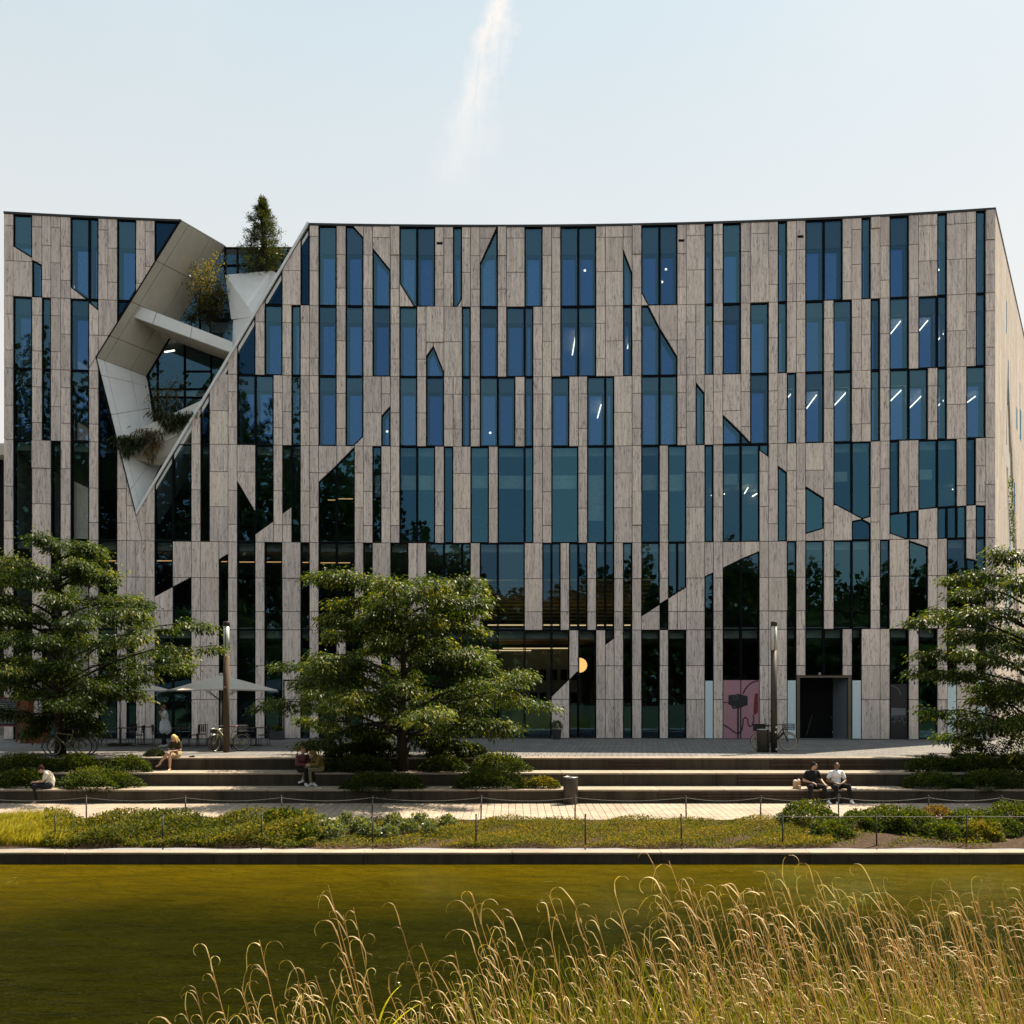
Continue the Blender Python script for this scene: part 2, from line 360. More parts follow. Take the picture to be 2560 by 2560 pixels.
REEDGREEN = leaf_mat('green_reed', [(0.0, (0.075, 0.10, 0.012)), (0.5, (0.19, 0.20, 0.018)), (1.0, (0.40, 0.37, 0.05))], 0.5, 0.45, 0.3)
BARK = concrete_mat('bark', (0.030, 0.022, 0.016), (0.016, 0.012, 0.009))
def water_mat():
    k = NT('pond_water'); tc = k.n('ShaderNodeTexCoord'); sp = k.n('ShaderNodeSeparateXYZ'); k.t.links.new(tc.outputs['Object'], sp.inputs[0])
    big = k.noise(0.18, 4, 0.6, k.coord()); sh = k.math('ADD', sp.outputs['Y'], k.math('MULTIPLY', k.math('SUBTRACT', big, 0.5), 4.5))
    silt = k.rng(sh, 15.8, 21.0)                                     # the bed shoals up to the far quay and its yellow silt shows through
    c = k.mix(silt, (0.0118, 0.0122, 0.0004), (0.068, 0.050, 0.0007))
    w1 = k.noise(1.0, 4, 0.6, k.coord((0.9, 3.2, 1), None, 0.28), 0.5); w2 = k.noise(1.0, 3, 0.55, k.coord((4, 12, 1), None, -0.2), 0.3)
    nrm = k.bump(k.math('ADD', k.math('MULTIPLY', w1, 1.0), k.math('MULTIPLY', w2, 0.4)), 1.0, 0.34)
    c = k.mul(c, k.ramp(k.noise(1.0, 5, 0.62, k.coord((0.9, 2.2, 1))), [(0.3, (0.72, 0.74, 0.78)), (0.7, (1.25, 1.22, 1.15))]))
    df = k.n('ShaderNodeBsdfDiffuse'); k.set(df.inputs['Color'], c); k.t.links.new(nrm, df.inputs['Normal'])
    gl = k.n('ShaderNodeBsdfGlossy'); gl.inputs['Roughness'].default_value = 0.04; k.set(gl.inputs['Color'], (0.78, 0.80, 0.36)); k.t.links.new(nrm, gl.inputs['Normal'])
    fr = k.n('ShaderNodeFresnel'); fr.inputs['IOR'].default_value = 1.33; k.t.links.new(nrm, fr.inputs['Normal'])
    mx = k.n('ShaderNodeMixShader'); k.set(mx.inputs[0], k.math('MULTIPLY', fr.outputs[0], 0.7)); k.t.links.new(df.outputs[0], mx.inputs[1]); k.t.links.new(gl.outputs[0], mx.inputs[2])
    return k.done(mx.outputs[0])
WATER = water_mat()
DARKMETAL = plain('dark_bronze_metal', (0.045, 0.038, 0.030), 0.5, 0.3)
POSTMETAL = plain('fence_post_metal', (0.035, 0.033, 0.028), 0.55, 0.4)
STEEL = plain('brushed_steel', (0.45, 0.45, 0.44), 0.35, 0.9)
BLACK = plain('black_plastic', (0.010, 0.010, 0.011), 0.5)
LAMPGLASS = plain('lamp_glass', (0.55, 0.55, 0.50), 0.2)
PARASOL = plain('parasol_fabric', (0.46, 0.42, 0.375), 0.9, var=0.05)
PALEPANEL = plain('frosted_panel', (0.62, 0.74, 0.80), 0.35, var=0.02)
POSTPINK = plain('poster_pink', (0.40, 0.21, 0.265), 0.35, var=0.10, scale=0.5)
POSTDARK = plain('poster_black', (0.012, 0.012, 0.016), 0.5)
POSTRED = plain('poster_red', (0.16, 0.012, 0.02), 0.5)
POSTGREY = plain('poster_grey', (0.12, 0.13, 0.15), 0.5)
def emit(name, c, s):
    k = NT(name); e = k.n('ShaderNodeEmission'); k.set(e.inputs['Color'], c); e.inputs['Strength'].default_value = s
    return k.done(e.outputs[0])
TUBELIGHT = emit('office_light', (1.0, 0.86, 0.66), 1.7)
LOBBYFILL = emit('lobby_fill_light', (1.0, 0.66, 0.32), 0.45)
GLOBE = emit('glowing_globe', (1.0, 0.50, 0.15), 0.75)
WARMLINE = emit('warm_strip_light', (1.0, 0.50, 0.20), 0.45)

# ------------------------------------------------------------------ setting: ground, plaza, steps, path, bed, quay, water
PLAZA_EDGE, T2, T3, PATH_Z = 32.1, 30.9, 29.74, -1.25
Z2, Z3 = -0.41, -0.83
PATH_F, QB, QF, QZ, WZ = 25.8, 22.25, 21.85, -1.46, -1.72
XL, XR = -34.0, 34.0
b = MB(); b.face([(-700, 33, -0.06), (700, 33, -0.06), (700, 1500, -0.06), (-700, 1500, -0.06)])
tag(b.build('ground', PLAZA), kind='structure')
b = MB(); b.prism([(XL, PLAZA_EDGE + .4, -0.03), (XR + 20, PLAZA_EDGE + .4, -0.03), (XR + 20, 75, -0.03), (XL, 75, -0.03)][::-1],
                  [(XL, PLAZA_EDGE + .4, -0.3), (XR + 20, PLAZA_EDGE + .4, -0.3), (XR + 20, 75, -0.3), (XL, 75, -0.3)][::-1])
plaza = tag(b.build('plaza', JOINT), kind='structure')
def paver_box(mb, x0, x1, y0, y1, z, t, cx=None, h=0.05):
    # courses fan out gently, as the paving follows the curve of the facade
    def fx(x, y): return x * (1 + (y - 36) / 150.0)
    p = [(fx(x0, y0), y0), (fx(x1, y0), y0), (fx(x1, y1), y1), (fx(x0, y1), y1)]
    mb.prism([(a, c, z) for a, c in p], [(a, c, z - h) for a, c in p], 0, t, cap=False)
b = MB(); y = PLAZA_EDGE + 0.52; row = 0
while y < 47.5:
    h = 1.05; x = -24.0 - (row % 2) * 0.1
    while x < 27:
        w = 0.215
        if not (y > 44.6 and abs(x) < 20): paver_box(b, x, x + w - 0.016, y, y + h - 0.016, 0.0, random.random())
        x += w
    y += h; row += 1
o = b.build('paver', PLAZA, plaza); tag(o, kind='stuff')
b = MB(); b.face([(20, 47.5, -0.01), (60, 47.5, -0.01), (60, 75, -0.01), (20, 75, -0.01)]); b.build('far_paving', PLAZA, plaza)

def step_run(name, z_top, y_front, y_back, depth_z, label):
    root = tag(empty(name), kind='structure')
    x = XL; first = True
    while x < XR:
        w = random.choice([2.0, 2.4, 3.0]) ; g = 0.012
        m = MB(); t = random.random()
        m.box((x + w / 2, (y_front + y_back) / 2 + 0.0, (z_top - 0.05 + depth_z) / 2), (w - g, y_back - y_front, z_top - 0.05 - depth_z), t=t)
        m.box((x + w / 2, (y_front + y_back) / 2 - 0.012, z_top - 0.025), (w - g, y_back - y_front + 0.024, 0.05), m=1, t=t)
        m.build('step_block', [STEP, STEPTOP], root)
        x += w
    return root
s1 = step_run('upper_step', 0.0, PLAZA_EDGE, PLAZA_EDGE + 0.5, -1.3, '')
s2 = step_run('middle_step', Z2, T2, PLAZA_EDGE, -1.3, '')
s3 = step_run('lower_step', Z3, T3, T2, -1.35, '')
def slats(root, xa, xb, yf, zt, zb):
    """three timber boards fixed to a riser, between photo columns xa and xb"""
    X0 = (xa - 1280) * yf / FPX; X1 = (xb - 1280) * yf / FPX; n = 3; h = (zt - zb) / n
    parts = max(1, round((X1 - X0) / 2.0))
    for q in range(parts):
        for i in range(n):
            m = MB(); m.box(((X0 + (X1 - X0) * (q + .5) / parts), yf - 0.02, zb + (i + .5) * h), ((X1 - X0) / parts - 0.02, 0.04, h - 0.018), t=random.random())
            m.build('timber_slat', TIMBER, root)
slats(s1, 1522, 1665, PLAZA_EDGE, -0.06, -0.40); slats(s1, 1925, 2212, PLAZA_EDGE, -0.06, -0.40)
slats(s2, 1843, 2130, T2, Z2 - 0.06, Z3 + 0.01); slats(s3, 1643, 2015, T3, Z3 - 0.06, PATH_Z + 0.10)

b = MB(); b.prism([(XL, PATH_F, PATH_Z - .03), (XR, PATH_F, PATH_Z - .03), (XR, T3 + .1, PATH_Z - .03), (XL, T3 + .1, PATH_Z - .03)],
                  [(XL, PATH_F, PATH_Z - .5), (XR, PATH_F, PATH_Z - .5), (XR, T3 + .1, PATH_Z - .5), (XL, T3 + .1, PATH_Z - .5)], cap=False)
path = tag(b.build('path', JOINT), kind='structure')
pieces = []; y = PATH_F + 0.12; row = 0
while y < T3 - 0.02:
    h = min(0.62, T3 - y); x = -19.0
    while x < 19:
        pieces.append((x, min(y, T3), h)); x += 0.225
    y += 0.62; row += 1
rest = MB(); vis = 0
for (x, y, h) in pieces:
    sx = 1280 + x * FPX / y
    m = MB() if (vis < 296 and 1130 < sx < 2120) else rest
    paver_box(m, x, x + 0.211, y, y + h - 0.014, PATH_Z, random.random())
    if m is not rest:
        m.build('paving_stone', PATHPAVE, path); vis += 1
tag(rest.build('paving_stone', PATHPAVE, path), kind='stuff')
m = MB(); m.box((0, PATH_F + 0.05, PATH_Z - 0.02), (68, 0.10, 0.06)); m.build('edging', STEPTOP, path)
# planting bed
V = []; nx, ny = 140, 14
for j in range(ny + 1):
    for i in range(nx + 1):
        x = XL + (XR - XL) * i / nx; y = QB + (PATH_F - QB) * j / ny
        z = QZ + 0.02 + (PATH_Z - 0.03 - QZ) * (j / ny) + 0.05 * math.sin(x * 1.7 + y * 2.1) * math.sin(j / ny * math.pi) + random.uniform(-.02, .02)
        V.append((x, y, z))
F = np.array([(j * (nx + 1) + i, j * (nx + 1) + i + 1, (j + 1) * (nx + 1) + i + 1, (j + 1) * (nx + 1) + i) for j in range(ny) for i in range(nx)])
bed = tag(link('planting_bed', fast_mesh('planting_bed', np.array(V), F, SOIL, np.full(len(F), .5), True)), kind='structure')
def bed_z(y): return QZ + 0.02 + (PATH_Z - 0.03 - QZ) * (y - QB) / (PATH_F - QB)
quay = tag(empty('quay_wall'), 'low dark concrete quay wall with a pale top edge along the pond', 'quay wall', kind='structure')
m = MB(); m.box((0, (QF + QB) / 2 + .05, -2.3), (68, .3, 1.6)); m.build('quay_core', JOINT, quay)
x = XL
while x < XR:
    w = 3.4; m = MB(); t = random.random()
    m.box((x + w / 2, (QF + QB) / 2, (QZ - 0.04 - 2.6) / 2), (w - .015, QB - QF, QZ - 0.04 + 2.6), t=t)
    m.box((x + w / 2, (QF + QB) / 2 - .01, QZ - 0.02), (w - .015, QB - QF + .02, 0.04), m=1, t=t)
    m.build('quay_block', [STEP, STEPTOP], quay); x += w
b = MB(); b.face([(-60, -1, WZ), (60, -1, WZ), (60, QF + .2, WZ), (-60, QF + .2, WZ)])
tag(b.build('water', WATER), kind='structure')
# near bank under and behind the camera
b = MB(); prof = [(8.6, -2.1), (7.0, -1.68), (5.0, -1.1), (2.6, 0.15), (0.5, 0.5), (-12, 0.55), (-300, 0.6)]
for (ya, za), (yb, zb) in zip(prof, prof[1:]):
    b.face([(-300, yb, zb), (300, yb, zb), (300, ya, za), (-300, ya, za)])
tag(b.build('near_bank', plain('bank_grass', (0.030, 0.036, 0.012), .95)), kind='structure')

# ------------------------------------------------------------------ the large building
G = [11,34.5,58,81.5,106,128.5,153,177.5,201,224,247,271,294,317.5,341,364,387.5,410,433,456,479.5,502,525,548,571,593.5,616,639,662,684.4,706.6,729.4,752,774.5,
     797,819.5,841.7,864.6,887,908.6,931.8,953.7,976.5,999,1021,1043,1065.6,1087.8,1110,1133,1155,1176.6,1199.8,1222,1244.5,1266,1288,1311.5,1333,1356,1378.7,1401,
     1423,1445.6,1468,1490,1513,1535,1557.6,1580,1603,1626,1648.7,1670,1693,1715,1738.8,1761,1783,1806.3,1829,1851.7,1875,1898,1921,1943.8,1966.7,1990,2012.7,2036,
     2059,2083,2105.5,2128.7,2152.9,2175.7,2199,2223,2247,2271,2295,2318.5,2342.3,2366,2390.7,2414.5,2438.4,2462.6,2486.4]
ROWZ = [HC + (HOR - y) / PPM for y in (569, 768, 943, 1117, 1358, 1575.5)] + [0.03]
ZR = ROWZ[0]
def zq(ox, oy):
    return lambda x, y: (ox + x / 3.019, oy + y / 3.019)
r1, r2, r3, r4 = zq(0, 500), zq(640, 500), zq(1280, 500), zq(1920, 500)
q1, q2, q3, q4 = zq(0, 1100), zq(640, 1100), zq(1280, 1100), zq(1920, 1100)
ROWS = [
 (0, 'S1 C2 C1 S1 S1 S1 C2 G1 S1 S1 G2 S1 S1 G3 .9 G2 S2 G1 S1 G2 S1 C2 S1 C2 S1 C2 G2 S1 S1 C1 S1 S1 C2 S1 S2 G2 S1 S1 G2 G2 S1 S2 C1 S1 C2 G2 S1 S2 G1 S1 G2 S1 S2 S1 G1 S1 S1 G2 G2 S1 S1 G1 S1 S1 G2 S1 S2 G1 S2 S1 G1 S1'),
 (0, 'S1 G2 S1 G1 S1 S1 G2 C1 S2 G2 .10 S1 G2 S1 G2 S1 G1 S1 S1 G2 S1 G2 S1 G2 S1 G2 S1 P2 S2 G1 S1 G2 S1 G2 G1 S1 S1 S1 G2 G2 S1 S2 G1 S1 C2 C2 S1 S1 S1 G1 S1 G2 S1 G2 S1 G1 S1 S1 G2 S1 G2 S1 S1 G1 S1 G2 S1 G2 G1 S2 S1 G1 S1'),
 (0, 'S1 G2 S1 G1 S1 S1 G2 S1 G2 .8 S1 G1 S2 S1 G2 G2 S1 S1 G1 S1 S1 G2 S1 C2 S2 C1 S1 G2 S1 G2 S1 S1 G1 S1 G2 G2 S1 G1 S1 S1 G2 S1 S1 G2 G1 S2 S1 G2 G2 S1 S1 C1 S1 S1 C2 C1 G2 S1 S1 G1 S1 G2 S1 G2 S1 S1 G1 S1 G2 G2 S1 G1 S2 G2 S1'),
 (0, 'S1 G2 S2 G1 S1 G2 S1 G2 S1 S2 S1 G2 G2 S1 G1 S2 S1 C2 C2 S1 C1 G1 S1 S1 C2 C2 S1 S1 G1 S1 S1 G2 G2 S1 G1 S2 G2 S1 G3 G1 S1 S1 G3 S1 G2 G1 S2 S1 G2 S1 G2 S2 G1 S1 G2 G2 C1 S1 C1 S1 S1 C2 S1 C2 P2 S1 S1 P2 C1 C2 P2 C1 C1 C1 S1'),
 (0, 'S1 G2 S2 G1 S1 G2 S1 G2 S1 S1 S1 S1 C2 C2 S1 S2 C1 S1 G2 S1 G2 S2 G1 S1 G2 G2 S1 G1 S2 G2 S1 S1 G2 G2 G1 S1 G2 G3 S2 G1 G1 S1 G1 G1 S1 G1 G1 S1 G1 S1 C2 C1 C1 C1 S2 C1 S1 C2 C2 S1 S2 G1 S1 G2 S1 G2 G2 S1 G1 S2 C2 S1 S1 G2 C1 G1 S1'),
 (0, 'S1 G2 S1 G2 G1 G2 S1 G2 S1 G1 S1 S1 G2 G2 S1 S2 G1 S1 G2 S1 G2 S2 G1 S1 G2 S1 G2 S2 G1 S1 S1 G2 G2 G2 G2 G2 G3 G3 C2 C1 G2 S1 C1 S1 G1 S1 G2 S1 G2 S2 G1 S1 G2 G2 S1 S2 G1 S1 G2 G2 S1 G1 S2 S1 G2 S1 G2 S1 G1 S1 S1 G1 S1'),
]
CUT = {}      # (row, first column) -> (width, kinds from top to bottom, straight cut lines)
def C(row, i, w, kinds, *lines): CUT[(row, i)] = (w, kinds, lines)
C(0, 1, 2, 'GS', (r1(104, 352), r1(246, 442)));  C(0, 3, 1, 'SG', (r1(246, 455), r1(318, 492)))
C(0, 7, 2, 'GS', (r1(538, 662), r1(660, 757)));  C(0, 37, 2, 'SG', (r2(738, 205), r2(808, 283)))
C(0, 40, 2, 'SG', (r2(883, 368), r2(1013, 530))); C(0, 43, 2, 'GS', (r2(1087, 635), r2(1197, 815)))
C(0, 49, 1, 'GS', (r2(1518, 815), r2(1553, 750))); C(0, 52, 2, 'SG', (r2(1692, 480), r2(1815, 210)))
C(0, 68, 1, 'SG', (r3(838, 375), r3(903, 545))); C(0, 70, 2, 'GS', (r3(977, 705), r3(1027, 800)))
C(1, 9, 1, 'GS', (r1(678, 780), r1(747, 838)));  C(1, 70, 2, 'SG', (r3(1030, 805), r3(1112, 965))); C(1, 72, 2, 'SG', (r3(1112, 965), r3(1243, 1180)))
C(2, 37, 2, 'GS', (r2(738, 1860), r2(808, 1790))); C(2, 41, 1, 'SG', (r2(948, 1632), r2(1013, 1558)))
C(2, 76, 1, 'SG', (r3(1387, 1380), r3(1448, 1455))); C(2, 79, 2, 'SG', (r3(1592, 1625), r3(1726, 1755))); C(2, 81, 1, 'SG', (r3(1726, 1755), r3(1797, 1832)))
C(3, 25, 2, 'SG', (q1(1792, 310), q1(1932, 548))); C(3, 27, 2, 'GS', (q2(0, 712), q2(130, 618))); C(3, 30, 1, 'GS', (q2(203, 557), q2(270, 508)))
C(3, 34, 2, 'SG', (q2(475, 318), q2(606, 195))); C(3, 36, 2, 'SG', (q2(606, 195), q2(740, 58)))
C(3, 83, 1, 'GS', (q3(1866, 80), q3(1935, 132))); C(3, 85, 1, 'SG', (q4(73, 197), q4(140, 245)))
C(3, 88, 2, 'SGS', (q4(283, 352), q4(420, 440)), (q4(283, 710), q4(420, 668))); C(3, 91, 2, 'GS', (q4(493, 483), q4(632, 557)))
C(3, 99, 1, 'SG', (q4(1060, 541), q4(1132, 533))); C(3, 100, 2, 'GS', (q4(1132, 527), q4(1275, 513)))
C(3, 104, 1, 'SG', (q4(1421, 503), q4(1493, 497))); C(3, 105, 1, 'GS', (q4(1493, 497), q4(1565, 493))); C(3, 106, 1, 'SG', (q4(1565, 495), q4(1638, 497)))
C(4, 16, 2, 'GS', (q1(1170, 1183), q1(1307, 1110))); C(4, 18, 2, 'SG', (q1(1310, 1108), q1(1447, 1035))); C(4, 23, 1, 'SG', (q1(1653, 903), q1(1722, 862)))
C(4, 70, 2, 'GS', (q3(977, 1330), q3(1110, 1245))); C(4, 72, 1, 'SG', (q3(1112, 1238), q3(1178, 1197))); C(4, 73, 1, 'GS', (q3(1178, 1197), q3(1247, 1153)))
C(4, 74, 1, 'GS', (q3(1247, 1153), q3(1313, 1112))); C(4, 77, 1, 'SG', (q3(1455, 1030), q3(1519, 1000))); C(4, 79, 2, 'SG', (q3(1592, 965), q3(1726, 900)))
C(4, 81, 2, 'SG', (q3(1728, 898), q3(1864, 842))); C(4, 99, 2, 'SG', (q4(1065, 760), q4(1200, 808))); C(4, 105, 1, 'SG', (q4(1493, 893), q4(1565, 908)))
C(5, 60, 2, 'GS', (q3(300, 1935), q3(432, 1805))); C(5, 62, 1, 'SG', (q3(432, 1808), q3(497, 1743))); C(5, 66, 1, 'GS', (q3(705, 1545), q3(768, 1497)))
def zz(p): return (p[0], zfac(p[0], p[1]))
def clip(poly, a, c, keep_above=True):
    """keep the part of a polygon above (or below) the line through a and c, a left of c"""
    out = []; n = len(poly)
    def side(p):
        s = (c[0] - a[0]) * (p[1] - a[1]) / PPM - (c[1] - a[1]) * (p[0] - a[0]) / PPM
        return s if keep_above else -s
    for i in range(n):
        p, q = poly[i], poly[(i + 1) % n]; sp, sq = side(p), side(q)
        if sp >= 0: out.append(p)
        if (sp > 0 and sq < 0) or (sp < 0 and sq > 0):
            t = sp / (sp - sq); out.append((p[0] + (q[0] - p[0]) * t, p[1] + (q[1] - p[1]) * t))
    return out
def area(p):
    s = 0
    for i in range(len(p)):
        a, c = p[i], p[(i + 1) % len(p)]; s += (a[0] * c[1] - c[0] * a[1]) / PPM
    return s / 2
cells = []           # (kind, row, polygon in (photo column, height))
def add_cell(kind, row, poly, key=None):
    if len(poly) >= 3 and abs(area(poly)) > 0.01: cells.append((kind, row, poly if area(poly) > 0 else poly[::-1], key))
for row, (i, spec) in enumerate(ROWS):
    zt, zb = ROWZ[row], ROWZ[row + 1]
    for tok in spec.split():
        k, w = tok[0], int(tok[1:])
        rect = [(G[i], zb), (G[i + w], zb), (G[i + w], zt), (G[i], zt)]
        if k in 'SG': add_cell(k, row, rect, (i, w))
        elif k == 'C':
            cw, kinds, lines = CUT[(row, i)]; assert cw == w, (row, i)
            rem = rect
            for n_, kd in enumerate(kinds):
                if n_ < len(lines):
                    a, c = zz(lines[n_][0]), zz(lines[n_][1])
                    if a[0] > c[0]: a, c = c, a
                    add_cell(kd, row, clip(rem, a, c, True), (i, w)); rem = clip(rem, a, c, False)
                else: add_cell(kd, row, rem, (i, w))
        i += w
    assert i == 108, (row, i)
def EX(kind, row, *pts): add_cell(kind, row, [zz(p) for p in pts], (-1, 1))
zt = ROWZ[1]; e0, e1, em = G[46], G[48], r2(1339, 1103)
yt = 768
EX('S', 1, (e0, yt), (e1, yt), (e1, r2(0, 1078)[1]), (e0, r2(0, 1078)[1]))
EX('S', 1, (e0, r2(0, 1078)[1]), (em[0], r2(0, 1078)[1]), em, (e0, r2(0, 1182)[1]))
EX('S', 1, (em[0], r2(0, 1078)[1]), (e1, r2(0, 1078)[1]), (e1, r2(0, 1302)[1]), em)
EX('G', 1, em, (e1, r2(0, 1302)[1]), (e1, 943), (e0, 943), (e0, r2(0, 1182)[1]))
yT = lambda x: HOR - (ROWZ[3] - HC) * FPX / dfac(x); yB = lambda x: HOR - (ROWZ[4] - HC) * FPX / dfac(x)
a0, a1 = G[93], G[95]; md = q4(708, 598)
EX('G', 3, (a0, yT(a0)), (a1, yT(a1)), (a1, q4(0, 580)[1]), md, (a0, q4(0, 557)[1]))
EX('S', 3, (a0, q4(0, 557)[1]), md, (a0, q4(0, 615)[1])); EX('S', 3, (a1, q4(0, 580)[1]), (a1, q4(0, 632)[1]), md)
EX('G', 3, (a0, q4(0, 615)[1]), md, (a1, q4(0, 632)[1]), (a1, yB(a1)), (a0, yB(a0)))
c0, c1, c2, c3 = G[97], G[98], G[99], G[100]
EX('G', 3, (c0, yT(c0)), (c1, yT(c1)), (c1, q4(0, 549)[1]), (c0, q4(0, 560)[1]))
EX('S', 3, (c1, yT(c1)), (c2, yT(c2)), (c2, q4(0, 541)[1]), (c1, q4(0, 549)[1]))
EX('G', 3, (c0, q4(0, 560)[1]), (c2, q4(0, 541)[1]), (c2, yB(c2)), (q4(1038, 0)[0], yB(c2)), (c0, q4(0, 705)[1]))
EX('S', 3, (c0, q4(0, 705)[1]), (q4(1038, 0)[0], yB(c2)), (c0, yB(c0)))
f0, f1, f2 = G[102], G[103], G[104]; fl = lambda x: q4(0, 513 - (x - f0) / (G[104] - f0) * 10)[1]
EX('G', 3, (f0, yT(f0)), (f2, yT(f2)), (f2, fl(f2)), (f0, fl(f0)))
EX('G', 3, (f0, fl(f0)), (f1, fl(f1)), (f1, yB(f1)), (f0, yB(f0)))
EX('G', 3, (f1, fl(f1)), (f2, fl(f2)), (f2, yB(f2)), (f1, yB(f1)))
# openings: the sculptural recess, the doorway
PODQ = [zz((452, 540)), zz((241, 894)), zz((341, 1290)), zz((773, 560))]
PODQ[0] = (452 + 8, ZR + 0.3); PODQ[3] = (775, ZR + 0.05)
def subtract(poly, hole):
    """parts of poly outside the convex hole (hole given counter-clockwise)"""
    out = []; rem = poly; n = len(hole)
    for i in range(n):
        a, c = hole[i], hole[(i + 1) % n]
        def cl(pl, inside):
            res = []; m = len(pl)
            for j in range(m):
                p, q = pl[j], pl[(j + 1) % m]
                sp = (c[0] - a[0]) * (p[1] - a[1]) / PPM - (c[1] - a[1]) * (p[0] - a[0]) / PPM
                sq = (c[0] - a[0]) * (q[1] - a[1]) / PPM - (c[1] - a[1]) * (q[0] - a[0]) / PPM
                if not inside: sp, sq = -sp, -sq
                if sp >= 0: res.append(p)
                if sp * sq < 0:
                    t = sp / (sp - sq); res.append((p[0] + (q[0] - p[0]) * t, p[1] + (q[1] - p[1]) * t))
            return res
        o_ = cl(rem, False)
        if len(o_) >= 3 and abs(area(o_)) > 0.012: out.append(o_)
        rem = cl(rem, True)
        if len(rem) < 3: break
    return out
hole = PODQ if area(PODQ) > 0 else PODQ[::-1]
tmp = []
for kind, row, poly, key in cells:
    if min(p[0] for p in poly) < 775 and max(p[0] for p in poly) > 240 and row < 4:
        for pc in subtract(poly, hole): tmp.append((kind, row, pc, key))
    else: tmp.append((kind, row, poly, key))
cells = tmp
DOORX0, DOORX1 = G[87], G[93]; DOORZ = zfac(2060, 1694)
def inset(poly, g):
    P = [Vector((p[0] / PPM, p[1])) for p in poly]; n = len(P); out = []
    # drop near-duplicate points
    Q = [P[i] for i in range(n) if (P[i] - P[i - 1]).length > 0.012]; n = len(Q)
    if n < 3: return None
    for i in range(n):
        a, p, c = Q[i - 1], Q[i], Q[(i + 1) % n]
        d1 = (p - a).normalized(); d2 = (c - p).normalized()
        n1 = Vector((-d1.y, d1.x)); n2 = Vector((-d2.y, d2.x))
        den = 1 + n1.dot(n2)
        if den < 0.015: return None
        out.append(p + (n1 + n2) * (g / den))
    q = [(v.x * PPM, v.y) for v in out]
    # a wrongly turned edge means the piece is too thin for this inset
    for i in range(n):
        if (out[(i + 1) % n] - out[i]).dot(Q[(i + 1) % n] - Q[i]) < 0: return None
    return q
def inset_safe(poly, g):
    q = inset(poly, g)
    if q is not None: return q, poly
    P = list(poly)
    while len(P) > 3:
        L = [math.hypot((P[i][0] - P[i - 1][0]) / PPM, P[i][1] - P[i - 1][1]) for i in range(len(P))]
        i = L.index(min(L)); 
        if L[i] > 0.35: break
        a, c = P[i - 1], P[i]; mid = ((a[0] + c[0]) / 2, (a[1] + c[1]) / 2)
        P2 = [p for j, p in enumerate(P) if j not in (i, (i - 1) % len(P))]; P2.insert(i if i else 0, mid) if i == 0 else P2.insert(i - 1, mid); P = P2
        q = inset(P, g)
        if q is not None: return q, P
    return None, poly
def F3(poly, off): return [FP(x, z, off) for x, z in poly]
bld = tag(empty('office_building', (0, 0, 0)), 'long curved office building clad in striped travertine and blue glass', 'building')
JFR = {0: ((0.14, 0.57), (0.36, 0.78)), 1: ((0.50,), (0.25, 0.75)), 2: ((0.52,), (0.25, 0.75)), 3: ((0.28, 0.64), (0.47, 0.82)), 4: ((0.41, 0.79), (0.41, 0.79)), 5: ((0.33, 0.64), (0.33, 0.64))}
stones = []; back = MB(); windows = []
for n_, (kind, row, poly, key) in enumerate(cells):
    if row == 5 and min(p[0] for p in poly) >= DOORX0 - 1 and max(p[0] for p in poly) <= DOORX1 + 1:
        poly = clip(poly, (DOORX0, DOORZ + 0.1), (DOORX1, DOORZ + 0.1), True)
        if len(poly) < 3: continue
    if kind == 'S':
        back.prism(F3(poly, 0.045), F3(poly, 0.30))
        zt, zb = ROWZ[row], ROWZ[row + 1]; w = key[1]
        ch = JFR[row][0 if (w == 2 or (key[0] * 7 + row * 3) % 5 < 2) else 1]
        cuts = [zt - f * (zt - zb) for f in ch] if key[0] >= 0 else []
        rem = poly
        for zc in cuts:
            up = clip(rem, (0, zc), (3000, zc), True); rem = clip(rem, (0, zc), (3000, zc), False)
            if len(up) >= 3 and abs(area(up)) > .01: stones.append((abs(area(up)), up, row, cuts))
            if len(rem) < 3: break
        if len(rem) >= 3 and abs(area(rem)) > .01: stones.append((abs(area(rem)), rem, row, cuts))
    else: windows.append((row, poly, key))
back.build('backing_wall', BACKING, bld)
stones.sort(key=lambda s: -s[0]); rest = MB(); nst = 0
proud = random.Random(3)
for ar, poly, row, cuts in stones:
    ip = inset_safe(poly, 0.014)[0]
    if ip is None: continue
    ip = [(x, next((zc + (1 if z > zc else -1) * (.0028 if row < 3 else .0012) for zc in cuts if abs(z - zc) < .012), z)) for x, z in ip]
    pr = 0.06 + (0.05 if proud.random() < 0.035 else 0.0) + proud.uniform(0, .006); t = proud.random()
    if nst < 300:
        m = MB(); m.prism(F3(ip, -pr), F3(ip, 0.04), 0, t, cap=False); m.build('stone_panel', STONE, bld); nst += 1
    else: rest.prism(F3(ip, -pr), F3(ip, 0.04), 0, t, cap=False)
tag(rest.build('stone_panel', STONE, bld), kind='stuff')
SPF = {0: 0.335, 1: 0.22, 2: 0.21}
blind_cells = {(3, 40): .45, (3, 43): .30, (3, 45): .30, (3, 52 - 1): .26, (3, 54): .27, (3, 57): .3, (3, 60): .28, (3, 64): .95, (3, 70): .32, (3, 73): .34, (3, 79): .22, (3, 81): .22, (3, 91): .2, (3, 93): .2, (3, 100): .2, (3, 102): .2}
DARKREFLCELLS = {(0, 16), (1, 12), (2, 10), (0, 28), (1, 25), (0, 32), (2, 21), (3, 10)}  # panes whose dark reflection is painted with the darker glass
cnt = 0
